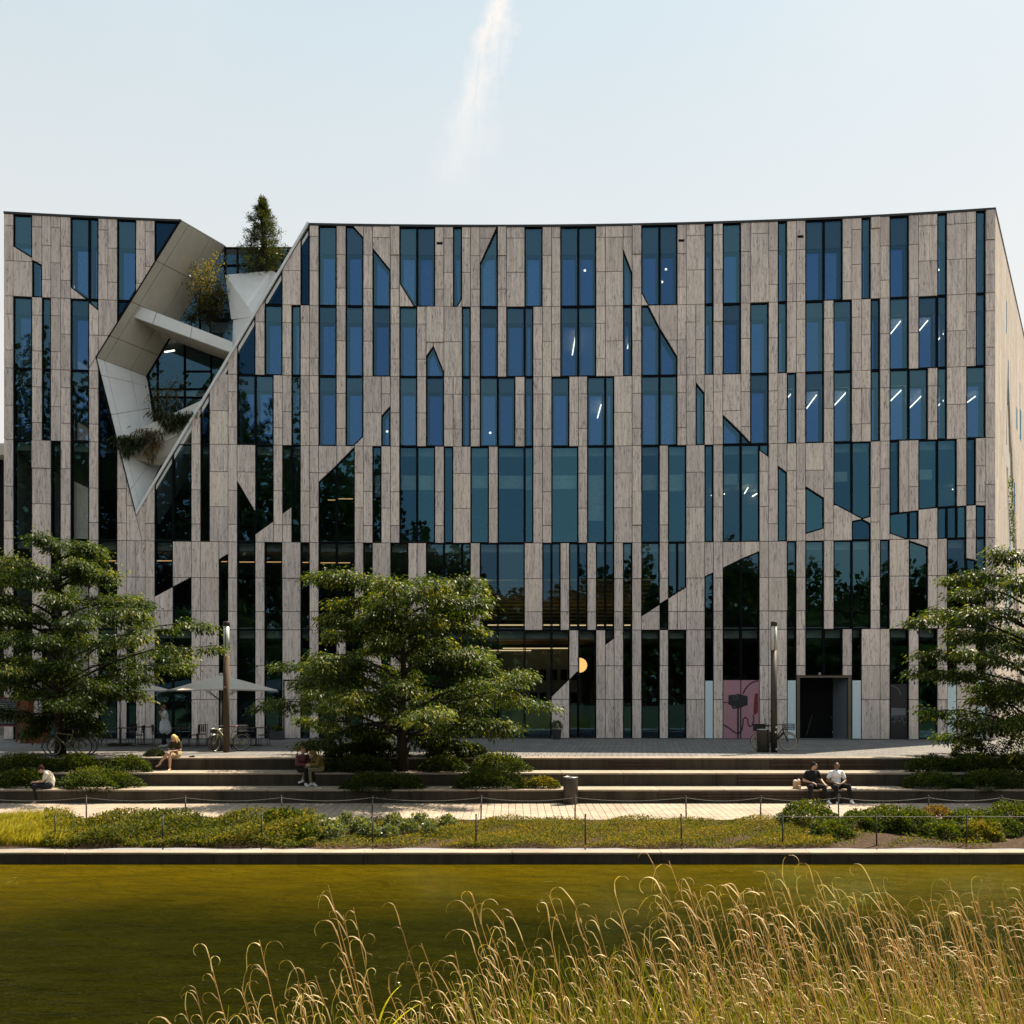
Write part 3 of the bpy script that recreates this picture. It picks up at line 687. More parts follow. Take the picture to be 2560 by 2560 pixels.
for row, poly, key in windows:
    i_, poly = inset_safe(poly, 0.052); o_ = inset(poly, 0.006)
    if o_ is None: continue
    m = MB()
    if i_ is None:
        m.prism(F3(o_, -0.03), F3(o_, 0.12)); m.build('window', FRAME, bld); continue
    if len(o_) != len(i_): o_ = poly
    n = min(len(o_), len(i_))
    A, B_, Cc, Dd = F3(o_, -0.035), F3(i_, -0.035), F3(o_, 0.14), F3(i_, 0.14)
    for i in range(n):
        j = (i + 1) % n
        m.face([A[i], A[j], B_[j], B_[i]]); m.face([B_[i], B_[j], Dd[j], Dd[i]]); m.face([A[j], A[i], Cc[i], Cc[j]])
    wob = m.build('window', FRAME, bld); cnt += 1
    m = MB(); rx, rz = random.gauss(0, 0.0012), random.gauss(0, 0.0012)
    cx = sum(p[0] for p in i_) / n; cz = sum(p[1] for p in i_) / n
    m.face([FP(x, z, 0.02 + rx * (x - cx) / PPM + rz * (z - cz)) for x, z in i_], 0, random.random()); gm_ = DARKREFLGLASS if (row, key[0]) in DARKREFLCELLS else (TEALGLASS if row == 3 else GLASS); m.build('pane', gm_, wob)
    zt, zb = ROWZ[row], ROWZ[row + 1]
    if row < 3:
        zc = zt - SPF[row] * (zt - zb)
        sp = clip(i_, (0, zc), (3000, zc), True); lo = clip(i_, (0, zc), (3000, zc), False)
        if len(sp) >= 3 and abs(area(sp)) > .03:
            m = MB(); m.prism(F3(sp, 0.10), F3(sp, 0.13)); m.build('spandrel', SPANDREL, wob)
        if len(lo) >= 3 and abs(area(lo)) > .2:
            q, lo = inset_safe(lo, 0.085)
            if q is not None and len(q) == len(lo):
                m = MB(); A = F3(lo, 0.24); B_ = F3(q, 0.24); Dd = F3(q, 0.36)
                for i in range(len(q)):
                    j = (i + 1) % len(q); m.face([A[i], A[j], B_[j], B_[i]]); m.face([B_[i], B_[j], Dd[j], Dd[i]])
                m.build('inner_frame', INNERFRAME, wob)
                m = MB(); m.face(F3(q, 0.34), 0, random.random()); m.build('inner_pane', DARKREFLGLASS if (row, key[0]) in DARKREFLCELLS else INGLASS, wob)
            x0 = min(p[0] for p in lo); x1 = max(p[0] for p in lo)
            if (row, key[0]) in ((0, 43), (0, 45), (0, 57), (0, 90), (0, 52)):
                m = MB(); nseg = max(8, int((x1 - x0) / 1.6)); zlo = min(p[1] for p in lo); zhi = max(p[1] for p in lo)
                for s in range(nseg):
                    xa = x0 + (x1 - x0) * s / nseg; xb = x0 + (x1 - x0) * (s + 1) / nseg
                    oa, ob = 0.45 + 0.06 * (s % 2), 0.45 + 0.06 * ((s + 1) % 2)
                    m.face([FP(xa, zlo, oa), FP(xb, zlo, ob), FP(xb, zhi, ob), FP(xa, zhi, oa)])
                m.build('curtain', CURTAIN, wob)
            if (row, key[0]) in ((0, 1), (0, 7), (0, 9), (1, 1), (1, 4), (2, 70), (2, 72), (2, 76)):
                m = MB(); zlo = min(p[1] for p in lo); zhi = max(p[1] for p in lo); zc = zhi - .03
                while zc > zlo + .05:
                    m.face([FP(x0 + 2, zc, .40), FP(x1 - 2, zc, .40), FP(x1 - 2, zc - .085, .46), FP(x0 + 2, zc - .085, .46)]); zc -= 0.10
                m.build('blind', BLIND, wob)
            if row == 1 and key[0] in (34, 37, 40, 43, 88, 91):
                m = MB(); zc = zt - .215 * (zt - zb); m.prism([FP(x0, zc - .14, .4), FP(x1, zc - .14, .4), FP(x1, zc, .4), FP(x0, zc, .4)], [FP(x0, zc - .14, .5), FP(x1, zc - .14, .5), FP(x1, zc, .5), FP(x0, zc, .5)])
                m.build('blind', BLIND, wob)
    elif row == 3 and (row, key[0]) in blind_cells:
        x0 = min(p[0] for p in i_); x1 = max(p[0] for p in i_); za = zt - .28 * (zt - zb); zc = za - (zt - zb) * .15 * blind_cells[(row, key[0])] / .3
        m = MB(); m.prism([FP(x0, zc, .4), FP(x1, zc, .4), FP(x1, za, .4), FP(x0, za, .4)], [FP(x0, zc, .43), FP(x1, zc, .43), FP(x1, za, .43), FP(x0, za, .43)])
        m.build('blind', BLIND, wob)
for (x, y) in ((2 * 0 + r2(1387, 331)[0], r2(0, 331)[1]), (r3(1277, 311)[0], r3(0, 311)[1]), (r4(243, 281)[0], r4(0, 281)[1])):
    m = MB(); z = zfac(x, y); m.prism([FP(x - 7.5, z - .06, -.068), FP(x + 7.5, z - .06, -.068), FP(x + 7.5, z + .06, -.068), FP(x - 7.5, z + .06, -.068)],
                                      [FP(x - 7.5, z - .06, .02), FP(x + 7.5, z - .06, .02), FP(x + 7.5, z + .06, .02), FP(x - 7.5, z + .06, .02)]); m.build('vent', BACKING, bld)
# coping, roof, floors, side and back walls
def strip(m, xs, z0, z1, o0, o1):
    for xa, xb in zip(xs, xs[1:]):
        m.prism([FP(xa, z0, o0), FP(xb, z0, o0), FP(xb, z1, o0), FP(xa, z1, o0)], [FP(xa, z0, o1), FP(xb, z0, o1), FP(xb, z1, o1), FP(xa, z1, o1)])
XS_L = [11, 80, 160, 240, 320, 400, 454]; XS_R = list(np.linspace(773, 2486, 26))
for xs_ in (XS_L, XS_R): m = MB(); strip(m, xs_, ZR, ZR + .10, -.09, .5); m.build('coping', COPING, bld)
def slab(m, xs, z, th, o0, o1): strip(m, xs, z - th, z, o0, o1)
XS_ALL = list(np.linspace(12, 2484, 40))
m = MB(); slab(m, XS_L, ZR - .02, .3, .35, 2.42); slab(m, XS_R, ZR - .02, .3, .35, 2.42); slab(m, XS_ALL, ZR - .02, .3, 2.42, 22); m.build('roof', COPING, bld)
def pod_edges(z):
    xs = []
    for i in range(4):
        a, c = hole[i], hole[(i + 1) % 4]
        if (a[1] - z) * (c[1] - z) < 0: xs.append(a[0] + (c[0] - a[0]) * (z - a[1]) / (c[1] - a[1]))
    return (min(xs), max(xs)) if len(xs) >= 2 else None
for z in ROWZ[1:6]:
    m = MB(); pe = pod_edges(z)
    if pe:
        slab(m, list(np.linspace(12, pe[0] - 4, 5)), z + .12, .5, .31, 2.6); slab(m, list(np.linspace(pe[1] + 4, 2484, 30)), z + .12, .5, .31, 2.6)
        slab(m, XS_ALL, z + .12, .5, 2.6, 9)
    else: slab(m, XS_ALL, z + .12, .5, .31, 9)
    m.build('floor_slab', INT_CEIL, bld)
m = MB(); strip(m, XS_ALL, 0, ZR, 9.0, 9.3); pa_, pb_ = FP(2484, 0, 9.0), FP(2484, 0, 9.0) + Vector((5.3, 0, 0))
m.prism([pa_, pb_, pb_ + Vector((0, 0, ZR)), pa_ + Vector((0, 0, ZR))], [v + Vector((0, .3, 0)) for v in (pa_, pb_, pb_ + Vector((0, 0, ZR)), pa_ + Vector((0, 0, ZR)))])
m.build('core_wall', INT_WALL, bld)
for z in ROWZ[:6]:
    m = MB(); P = [FP(2484, z, .4), FP(2484, z, .4) + Vector((5.2, 9.2, 0)), FP(2484, z, 9.2)]
    m.prism([v - Vector((0, 0, .38)) for v in P], [v + Vector((0, 0, .11)) if z < ROWZ[0] else v - Vector((0, 0, .02)) for v in P]); m.build('floor_slab', INT_CEIL, bld)
m = MB(); p0 = FP(11, 0, .06); m.prism([(p0.x, p0.y, 0), (p0.x - 2.5, p0.y + 22, 0), (p0.x - 2.5, p0.y + 22, ZR - .02), (p0.x, p0.y, ZR - .02)],
            [(p0.x + .3, p0.y, 0), (p0.x - 2.2, p0.y + 22, 0), (p0.x - 2.2, p0.y + 22, ZR - .02), (p0.x + .3, p0.y, ZR - .02)]); m.build('gable_wall', STONE, bld)
# sunlit side wall on the right, receding
c0 = FP(2486.4, 0, -.06); wd = Vector((9.9, 16.0, 0)).normalized(); wnrm = Vector((wd.y, -wd.x, 0))
def SW(s, z, o=0.0): return c0 + wd * s - wnrm * o + Vector((0, 0, z))
LWALL = 34.0
m = MB(); m.prism([SW(.02, 0, .12), SW(LWALL, 0, .12), SW(LWALL, ZR, .12), SW(.02, ZR, .12)], [SW(.02, 0, .5), SW(LWALL, 0, .5), SW(LWALL, ZR, .5), SW(.02, ZR, .5)]); m.build('side_wall', BACKING, bld)
m = MB(); m.prism([SW(0, ZR, -.03), SW(LWALL, ZR, -.03), SW(LWALL, ZR + .10, -.03), SW(0, ZR + .10, -.03)], [SW(0, ZR, .5), SW(LWALL, ZR, .5), SW(LWALL, ZR + .10, .5), SW(0, ZR + .10, .5)]); m.build('coping', COPING, bld)
s = 0.0; prng = random.Random(11); sidx = 0
def side_px(s, z):
    p = SW(s, z); return 1280 + p.x * FPX / p.y, HOR - (p.z - HC) * FPX / p.y
while s < LWALL - .3:
    w = prng.choice([.42, .84, .42, .63])
    for r in range(6):
        zt, zb = ROWZ[r], ROWZ[r + 1]; zs = [zb, zb + (zt - zb) * prng.uniform(.3, .7), zt]
        for za, zc in zip(zs, zs[1:]):
            dark = prng.random() < .10 and s > 5
            # a slanted slit opens in this wall; panels are cut along its two edges
            lo = lambda z: float(np.interp(z, [0, 9.2, 14.3, 18.7], [14.9, 8.8, 5.4, 6.6])); hi = lambda z: float(np.interp(z, [0, 9.6, 15.2, 18.7], [18.0, 12.6, 9.3, 6.65]))
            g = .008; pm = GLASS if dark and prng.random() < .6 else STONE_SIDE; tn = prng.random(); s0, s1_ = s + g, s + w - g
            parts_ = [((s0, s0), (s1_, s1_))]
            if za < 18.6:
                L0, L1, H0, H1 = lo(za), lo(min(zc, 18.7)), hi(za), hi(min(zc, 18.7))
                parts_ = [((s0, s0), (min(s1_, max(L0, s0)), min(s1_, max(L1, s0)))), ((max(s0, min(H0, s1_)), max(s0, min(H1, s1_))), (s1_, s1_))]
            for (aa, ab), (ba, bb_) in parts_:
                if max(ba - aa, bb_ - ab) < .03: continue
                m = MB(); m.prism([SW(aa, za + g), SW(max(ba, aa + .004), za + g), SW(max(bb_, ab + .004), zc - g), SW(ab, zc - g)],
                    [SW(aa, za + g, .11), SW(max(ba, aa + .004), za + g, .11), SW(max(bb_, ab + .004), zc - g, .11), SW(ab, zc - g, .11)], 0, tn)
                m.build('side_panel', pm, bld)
    s += w
lz = list(np.linspace(0.1, 18.6, 12))
for za, zc in zip(lz, lz[1:]):
    m = MB(); m.prism([SW(lo(za) - .1, za, .085), SW(hi(za) + .1, za, .085), SW(hi(zc) + .1, zc - .01, .085), SW(lo(zc) - .1, zc - .01, .085)],
                      [SW(lo(za) - .1, za, .115), SW(hi(za) + .1, za, .115), SW(hi(zc) + .1, zc - .01, .115), SW(lo(zc) - .1, zc - .01, .115)]); m.build('slit_lining', CLADDING_TAN, bld)
# office lights: ceiling fittings running into the rooms, each placed from where both its ends show
def tube_light(x1, y1, x2, y2, row, th=.030):
    z = ROWZ[row] - .62
    e1 = FPX * (z - HC) / (HOR - y1); e2 = FPX * (z - HC) / (HOR - y2)
    m_ = MB(); a = at(x1, y1, e1); c = at(x2, y2, e2)
    dmin = dfac(x1) + .6
    if a.y < dmin: sh = dmin - a.y; a = a + Vector((0, sh, 0)); c = c + Vector((0, sh, 0))
    if c.y < a.y + .3: c.y = a.y + 1.2
    if c.y > dfac(x2) + 8: c.y = dfac(x2) + 8
    m_.tube([a, c], th, 6); m_.build('ceiling_light', TUBELIGHT, bld)
for q in ((r3, 480, 1020, 455, 1170, 1), (r3, 882, 1075, 872, 1120, 1), (r3, 672, 1545, 645, 1645, 2), (r4, 1000, 915, 925, 1010, 1), (r4, 1205, 910, 1140, 988, 1), (r4, 1325, 1008, 1285, 1055, 1),
          (r4, 172, 1465, 150, 1490, 2), (r4, 365, 1472, 292, 1572, 2), (r4, 590, 1452, 500, 1550, 2), (r4, 1003, 1437, 925, 1515, 2), (r4, 1170, 1467, 1070, 1568, 2), (r4, 1325, 1512, 1285, 1552, 2),
          (r4, 1565, 1482, 1500, 1530, 2), (q3, 1503, 418, 1462, 540, 3), (q3, 1780, 362, 1750, 408, 3), (q3, 1710, 495, 1690, 532, 3), (q4, 1392, 372, 1285, 455, 3)):
    fn, xa, ya, xb, yb, row = q; pa, pb = fn(xa, ya), fn(xb, yb); tube_light(pa[0], pa[1], pb[0], pb[1], row)
for (x, y, row) in ((r3(550, 532)[0], r3(0, 532)[1], 0), (r3(1162, 523)[0], r3(0, 523)[1], 0), (r3(1132, 618)[0], r3(0, 618)[1], 0), (r4(1285, 528)[0], r4(0, 528)[1], 0), (r2(1768, 1757)[0], r2(0, 1757)[1], 2), (r2(990, 1747)[0], r2(0, 1747)[1], 2)):
    m = MB(); m.ball(at(x, y, dfac(x) + 1.2), (.06, .06, .05), 8, 6); m.build('pendant_lamp', TUBELIGHT, bld)
for (xa, xb, y) in ((224, 292, 1402), (390, 431, 1402), (550, 569, 1404), (597, 638, 1405), (663, 704, 1405), (755, 772, 1406), (799, 875, 1407), (845, 882, 1247), (820, 838, 1250)):
    m = MB(); m.tube([at(xa, y, dfac(xa) + 1.0), at(xb, y, dfac(xb) + 1.0)], .02, 5); m.build('strip_light', WARMLINE, bld)
# lobby: slatted timber soffit, inner shopfront with its lettering, globe lamp
for i in range(13):
    u = i / 12; off = .8 + u * 7.0; z = 7.55 - u * 1.75
    m = MB(); m.prism([FP(1205, z - .03, off), FP(1640, z - .03, off), FP(1640, z + .03, off), FP(1205, z + .03, off)],
                      [FP(1205, z - .03, off + .06), FP(1640, z - .03, off + .06), FP(1640, z + .03, off + .06), FP(1205, z + .03, off + .06)])
    m.build('soffit_slat', plain('pale_slat', (0.75, 0.58, 0.34), .6) if i == 0 else bpy.data.materials['pale_slat'], bld)
m = MB(); m.face([FP(1205, 7.62, .7), FP(1640, 7.62, .7), FP(1640, 5.75, 8.2), FP(1205, 5.75, 8.2)]); m.build('soffit_board', INT_WARM, bld)
for (xa, xb, z, off) in ((1215, 1420, 5.55, 3.2), (1430, 1630, 5.55, 3.4), (1255, 1460, 4.42, 4.2), (1215, 1330, 4.2, 1.6)):  # unseen glowing strips, added to light the lobby and its slats
    m = MB(); m.prism([FP(xa, z, off), FP(xb, z, off), FP(xb, z + .05, off), FP(xa, z + .05, off)], [FP(xa, z, off + .16), FP(xb, z, off + .16), FP(xb, z + .05, off + .16), FP(xa, z + .05, off + .16)]); m.build('lobby_fill_light', LOBBYFILL, bld)
for x in (1216, 1290, 1450, 1540):
    m = MB(); m.box(FP(x, 1.4, 7.0), (1.3, .3, 2.8)); m.build('lobby_partition', INT_WARM, bld)
m = MB(); z0, z1 = zfac(1350, 1640), zfac(1350, 1584)
m.prism([FP(1240, 4.55, 2.2), FP(1470, 4.55, 2.2), FP(1470, 5.0, 2.2), FP(1240, 5.0, 2.2)], [FP(1240, 4.55, 2.6), FP(1470, 4.55, 2.6), FP(1470, 5.0, 2.6), FP(1240, 5.0, 2.6)]); m.build('lobby_bulkhead', INT_WARM, bld)
SHOPGREY = plain('shopfront_grey', (0.20, 0.20, 0.17), .6)
m = MB(); m.prism([FP(1250, 0, 5.0), FP(1470, 0, 5.0), FP(1470, 4.5, 5.0), FP(1250, 4.5, 5.0)], [FP(1250, 0, 5.2), FP(1470, 0, 5.2), FP(1470, 4.5, 5.2), FP(1250, 4.5, 5.2)]); shop = m.build('shopfront', SHOPGREY, bld)
for x in (1268, 1300, 1340, 1366, 1396, 1424, 1452):
    for z in (1.9, 3.1):
        m = MB(); m.box(FP(x, z, 4.97), (.34, .03, .55)); m.build('shop_window', BACKING, shop)
def text(body, x, y, off, size, mat, parent, name='lettering'):
    cu = bpy.data.curves.new(name, 'FONT'); cu.body = body; cu.size = size; cu.extrude = .01; cu.space_character = 1.25
    cu.materials.append(mat); o = bpy.data.objects.new(name, cu); COL.objects.link(o); o.parent = parent
    o.location = pod(x, y, off); o.rotation_euler = (R(90), 0, 0)
    dg = bpy.context.evaluated_depsgraph_get(); me = bpy.data.meshes.new_from_object(o.evaluated_get(dg)); mo = link(name, me, parent); mo.location = pod(x, y, off); mo.rotation_euler = (R(90), 0, 0); bpy.data.objects.remove(o); tag(mo, kind='stuff'); return mo
LETTER = plain('pale_lettering', (0.75, 0.72, 0.62), .5)
text('ADEW', 1284, 1637, 4.9, .27, LETTER, shop); text('AI ADE', 1354, 1636, 4.9, .27, LETTER, shop)
m = MB(); g = at(1449, 1663, dfac(1449) + .55); m.ball(g, (.36, .36, .35), 20, 12); m.build('globe_lamp', GLOBE, bld, True)
# entrance doorway, pale panels, posters
dm = tag(None, None) if False else None
m = MB()
zt = DOORZ
for (xa, xb, za, zb_) in ((DOORX0 + 1, DOORX0 + 9, .03, zt), (DOORX1 - 9, DOORX1 - 1, .03, zt), (DOORX0 + 1, DOORX1 - 1, zt, zt + .09)):
    m.prism([FP(xa, za, -.05), FP(xb, za, -.05), FP(xb, zb_, -.05), FP(xa, zb_, -.05)], [FP(xa, za, .5), FP(xb, za, .5), FP(xb, zb_, .5), FP(xa, zb_, .5)])
dframe = m.build('door_frame', plain('bronze_frame', (0.14, 0.115, 0.085), .45, .3), bld)
m = MB(); m.prism([FP(DOORX0 + 9, .03, .9), FP(DOORX1 - 32, .03, .9), FP(DOORX1 - 32, zt, .9), FP(DOORX0 + 9, zt, .9)], [FP(DOORX0 + 9, .03, 1.0), FP(DOORX1 - 32, .03, 1.0), FP(DOORX1 - 32, zt, 1.0), FP(DOORX0 + 9, zt, 1.0)]); m.build('inner_door', BACKING, dframe)
m = MB(); m.prism([FP(DOORX1 - 32, .03, .8), FP(DOORX1 - 10, .03, .1), FP(DOORX1 - 10, zt, .1), FP(DOORX1 - 32, zt, .8)], [FP(DOORX1 - 31, .03, .84), FP(DOORX1 - 10, .03, .14), FP(DOORX1 - 10, zt, .14), FP(DOORX1 - 31, zt, .84)]); m.build('glass_leaf', plain('blue_leaf', (.10, .12, .145), .3), dframe)
for xa, ya, xb, yb in ((2030, 1788, 2016, 1838), (2078, 1790, 2096, 1842)):
    m = MB(); m.tube([pod(xa, ya, .8), pod(xb, yb, .7)], .02, 6); m.build('door_brace', INNERFRAME, dframe)
m = MB(); m.box(FP(2048, zfac(2048, 1690) + .1, -.06), (.11, .06, .11)); m.build('door_sensor', STEEL, dframe)
def panel(name, x0, x1, y0, y1, mat, off=-.045, parent=bld):
    za, zb_ = zfac(x0, y1), zfac(x0, y0); za = max(za, .05)
    m_ = MB(); m_.prism([FP(x0, za, off), FP(x1, za, off), FP(x1, zb_, off), FP(x0, zb_, off)], [FP(x0, za, .05), FP(x1, za, .05), FP(x1, zb_, .05), FP(x0, zb_, .05)]); return m_.build(name, mat, parent)
for i, ytop in ((77, 1702), (86, 1701), (93, 1701), (103, 1702), (106, 1700)): panel('frosted_panel', G[i] + 1.8, G[i + 1] - 1.6, ytop, 1846, PALEPANEL)
def flat(m_, pts, off=-.052, mi=0):
    P = [pod(x, y, off) for x, y in pts]
    if sum((P[i].x * P[(i + 1) % len(P)].z - P[(i + 1) % len(P)].x * P[i].z) for i in range(len(P))) < 0: P = P[::-1]
    m_.prism(P, [p + Vector((0, .004, 0)) for p in P], mi)
def ribbon(m_, pts, w, off=-.052, mi=0):
    for (xa, ya), (xb, yb) in zip(pts, pts[1:]):
        L = math.hypot(xb - xa, yb - ya) or 1; nx, ny = -(yb - ya) / L * w / 2, (xb - xa) / L * w / 2
        flat(m_, [(xa + nx, ya + ny), (xb + nx, yb + ny), (xb - nx, yb - ny), (xa - nx, ya - ny)], off, mi)
z8 = lambda x, y: (1780 + x / 6.44, 1660 + y / 6.44)
p_l = panel('poster', G[79] + 1.6, G[81] - 1.2, 1700.5, 1846, POSTPINK); p_r = panel('poster', G[81] + 1.2, G[83] - 1.6, 1700.5, 1846, POSTPINK)
class PB:
    def __init__(s, mat, par): s.mat, s.par = mat, par
    def prism(s, f, b_, mi=0): m_ = MB(); m_.prism(f, b_); m_.build('poster_print', s.mat, s.par)
def rib(mat, par, pts, w, off=-.052):
    m_ = MB(); ribbon(m_, pts, w, off); m_.build('poster_print', mat, par)
m = PB(POSTDARK, p_l); flat(m, [z8(*p) for p in ((265, 505), (430, 480), (575, 520), (575, 660), (440, 710), (265, 650))]); flat(m, [z8(*p) for p in ((310, 660), (420, 700), (410, 715), (345, 725), (320, 700))])
flat(m, [z8(*p) for p in ((405, 700), (432, 700), (432, 1195), (405, 1195))]); flat(m, [z8(*p) for p in ((452, 700), (470, 700), (470, 1195), (452, 1195))])
rib(POSTDARK, p_l, [z8(*p) for p in ((180, 628), (225, 615), (265, 620))], 2.2); rib(POSTDARK, p_l, [z8(*p) for p in ((180, 975), (270, 1030), (380, 1110), (430, 1115), (470, 1080), (495, 1020))], 3.0)
cxy = z8(380, 535); ring = [(cxy[0] + 5.2 * math.cos(a), cxy[1] + 6.4 * math.sin(a)) for a in np.linspace(0, 2 * math.pi, 17)]; rib(POSTGREY, p_l, ring, 1.2, -.057); m = PB(POSTGREY, p_l); flat(m, [z8(*p) for p in ((340, 680), (385, 690), (370, 700), (345, 695))], -.057)
MAROON = plain('poster_maroon', (.07, .018, .03), .5); rib(MAROON, p_r, [z8(*p) for p in ((500, 480), (530, 410), (580, 350), (640, 300), (740, 268))], 3.6); rib(MAROON, p_r, [z8(*p) for p in ((480, 1060), (500, 960), (500, 890), (540, 855), (575, 890), (580, 970), (610, 1010), (645, 990), (670, 920), (675, 880), (660, 830))], 3.2)
m = MB(); flat(m, [z8(*p) for p in ((690, 480), (740, 468), (740, 780), (668, 830), (672, 690))]); m.build('poster_print', POSTRED, p_r)
# bluish band and print in the two shop windows at the right
pp = panel('poster', G[97] + 2, G[99] - 2, 1710, 1846, POSTDARK, .012)
m = MB(); ring = [(2226 + 26 * math.cos(a), 1740 + 26 * math.sin(a)) for a in np.linspace(-1.55, -.05, 10)]; ribbon(m, ring, 1.5, .004)
m2 = PB(POSTGREY, pp); flat(m2, [(2228, 1769), (2264, 1771), (2264, 1788), (2228, 1790)], .005); rib(POSTGREY, pp, [(2225, 1793), (2268, 1792)], 1.4, .004)
for q in range(5): rib(POSTGREY, pp, [(2226 + q * 8, 1806 + 6 * math.sin(q * 2)), (2232 + q * 8, 1799 + 5 * math.cos(q * 3)), (2238 + q * 7, 1803 + 4 * math.sin(q * 5))], 1.0, .004)
m.build('poster_print', POSTGREY, pp)
# door in the stone near the big tree: thin dark outline
m = MB()
for (xa, xb, ya, yb) in ((709, 712, 1702, 1846), (709, 752, 1699, 1702.5)): m.prism([FP(xa, max(zfac(xa, yb), .05), -.075), FP(xb, max(zfac(xa, yb), .05), -.075), FP(xb, zfac(xa, ya), -.075), FP(xa, zfac(xa, ya), -.075)], [FP(xa, max(zfac(xa, yb), .05), .0), FP(xb, max(zfac(xa, yb), .05), .0), FP(xb, zfac(xa, ya), .0), FP(xa, zfac(xa, ya), .0)])
m.build('service_door', FRAME, bld)
m = MB(); strip(m, XS_ALL, .0, .05, -.10, .3); m.build('plinth', plain('plinth_stone', (.10, .10, .10), .8), bld)

# ------------------------------------------------------------------ sculptural recess in the facade
RC = pod(520, 860, 1.0)
def quadpanels(name, Aq, Bq, Bi, Ai, us, vs, mat, th=.06, gap=.012):
    """Aq,Bq outer edge; Ai,Bi inner edge; us across, vs along"""
    Aq, Bq, Bi, Ai = map(Vector, (Aq, Bq, Bi, Ai))
    nrm = (Bq - Aq).cross(Ai - Aq).normalized()
    if nrm.dot(RC - (Aq + Bq) / 2) < 0: nrm = -nrm
    L1 = (Bq - Aq).length; L2 = (Ai - Aq).length
    def pt(u, v): return (Aq * (1 - u) + Ai * u) * (1 - v) + (Bq * (1 - u) + Bi * u) * v
    for va, vb in zip(vs, vs[1:]):
        for ua, ub in zip(us, us[1:]):
            gu, gv = gap / L2, gap / L1
            P = [pt(ua + gu, va + gv), pt(ub - gu, va + gv), pt(ub - gu, vb - gv), pt(ua + gu, vb - gv)]
            m_ = MB(); m_.prism(P, [p - nrm * th for p in P], 0, random.random()); m_.build(name, mat, bld)
    m_ = MB()
    for va, vb in zip(vs, vs[1:]):
        for ua, ub in zip(us, us[1:]):
            P = [pt(ua, va), pt(ub, va), pt(ub, vb), pt(ua, vb)]; m_.prism([p - nrm * .09 for p in P], [p - nrm * .2 for p in P])
    m_.build('recess_lining', BACKING, bld)
INN = 2.4
A_, B2, C_, D_ = FP(453, ZR + .02, -.05), pod(241, 894, -.05), pod(341, 1290, -.05), FP(773, ZR, -.05)
Ai = pod(562, 616, INN); Ai.z = ZR + .02; Bi = pod(367, 941, INN); Ci = pod(401, 1163, 1.3)
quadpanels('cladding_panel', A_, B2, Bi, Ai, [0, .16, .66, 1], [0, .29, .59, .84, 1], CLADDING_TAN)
quadpanels('cladding_panel', B2, C_, Ci, Bi, [0, .15, .66, 1], [0, .11, .36, .84, 1], CLADDING)
m = MB(); P = [A_ + Vector((-.05, -.03, 0)), Ai + Vector((.0, 0, 0)), Ai + Vector((0, 0, .1)), A_ + Vector((-.05, -.03, .1))]; m.prism(P, [p + Vector((-.12, .1, 0)) for p in P]); m.build('coping', COPING, bld)
# bright metal edge along the long slanted side, dark line along the short one
def edge(name, a, c, w, mat, o0=-.10, o1=.25):
    d = (c - a).normalized(); nn = Vector((-d.z, 0, d.x)) * w
    P = [a, c, c + nn, a + nn]; m_ = MB(); m_.prism([p + Vector((0, o0, 0)) for p in P], [p + Vector((0, o1, 0)) for p in P]); return m_.build(name, mat, bld)
edge('edge_trim', pod(341, 1290, 0), FP(774, ZR + .1, 0), .11, CLADDING); edge('edge_trim', pod(341, 1290, 0), pod(241, 894, 0), -.03, FRAME); edge('edge_trim', pod(241, 894, 0), FP(453, ZR + .1, 0), -.03, FRAME)
m = MB(); P = [pod(345, 1285, .02), FP(774, ZR - .05, .02)]; m.prism([P[0], P[1], P[1] + Vector((.0, INN, 0)), P[0] + Vector((0, INN, 0))], [p + Vector((.12, 0, -.06)) for p in (P[0], P[1], P[1] + Vector((.0, INN, 0)), P[0] + Vector((0, INN, 0)))]); m.build('recess_lining', CLADDING, bld)
# glazing at the back of the recess with its mullions
def backpoly(pts, off): return [pod(x, y, off) for x, y in pts]
bg = [(367, 941), (400, 1100), (470, 1100), (560, 960), (775, 690), (775, 616), (562, 616)]
P = backpoly(bg, INN); P[-1].z = ZR; P[-2].z = ZR
m = MB()
gr = m
for xa, ya, xb, yb in ((563, 616, 563, 700), (594, 620, 594, 700), (628, 620, 628, 690), (690, 620, 690, 680), (720, 620, 720, 660), (540, 664, 690, 664), (562, 620, 775, 620),
                       (394, 900, 394, 1100), (462, 835, 462, 1040), (528, 860, 528, 1000), (370, 973, 545, 973), (462, 929, 528, 929), (385, 992, 520, 995), (367, 941, 392, 1050), (367, 941, 440, 820), (400, 700, 400, 860), (500, 640, 500, 860)):
    m.tube([pod(xa, ya, INN - .02), pod(xb, yb, INN - .02)], .055, 4)
glz = m.build('recess_glazing', FRAME, bld)
m = MB(); m.face(P); m.build('pane', GLASS, glz)
# sloping white beam and terrace slab
bp = [(331, 791), (583, 883), (581, 855), (344, 763)]; offs = [.45, .05, .05, .5]
segs = [0, .2, .575, 1]
for ua, ub in zip(segs, segs[1:]):
    lo = lambda u: pod(331 + (583 - 331) * u, 791 + (883 - 791) * u, .45 - .4 * u); hi = lambda u: pod(344 + (581 - 344) * u, 763 + (855 - 763) * u, .5 - .45 * u)
    P = [lo(ua + .003), lo(ub - .003), hi(ub - .003), hi(ua + .003)]; m = MB(); m.prism(P, [p + Vector((0, .2, 0)) for p in P]); m.build('terrace_parapet', CLADDING, bld)
P = [lo(0.02) + Vector((0, .2, .02)), lo(1) + Vector((0, .2, .02)), lo(1) + Vector((.2, INN - .1, .02)), lo(.35) + Vector((-.3, INN - .6, .1))]
m = MB(); m.prism(P[::-1], [p + Vector((0, 0, .25)) for p in P[::-1]]); m.build('terrace_slab', CLADDING_TAN, bld)
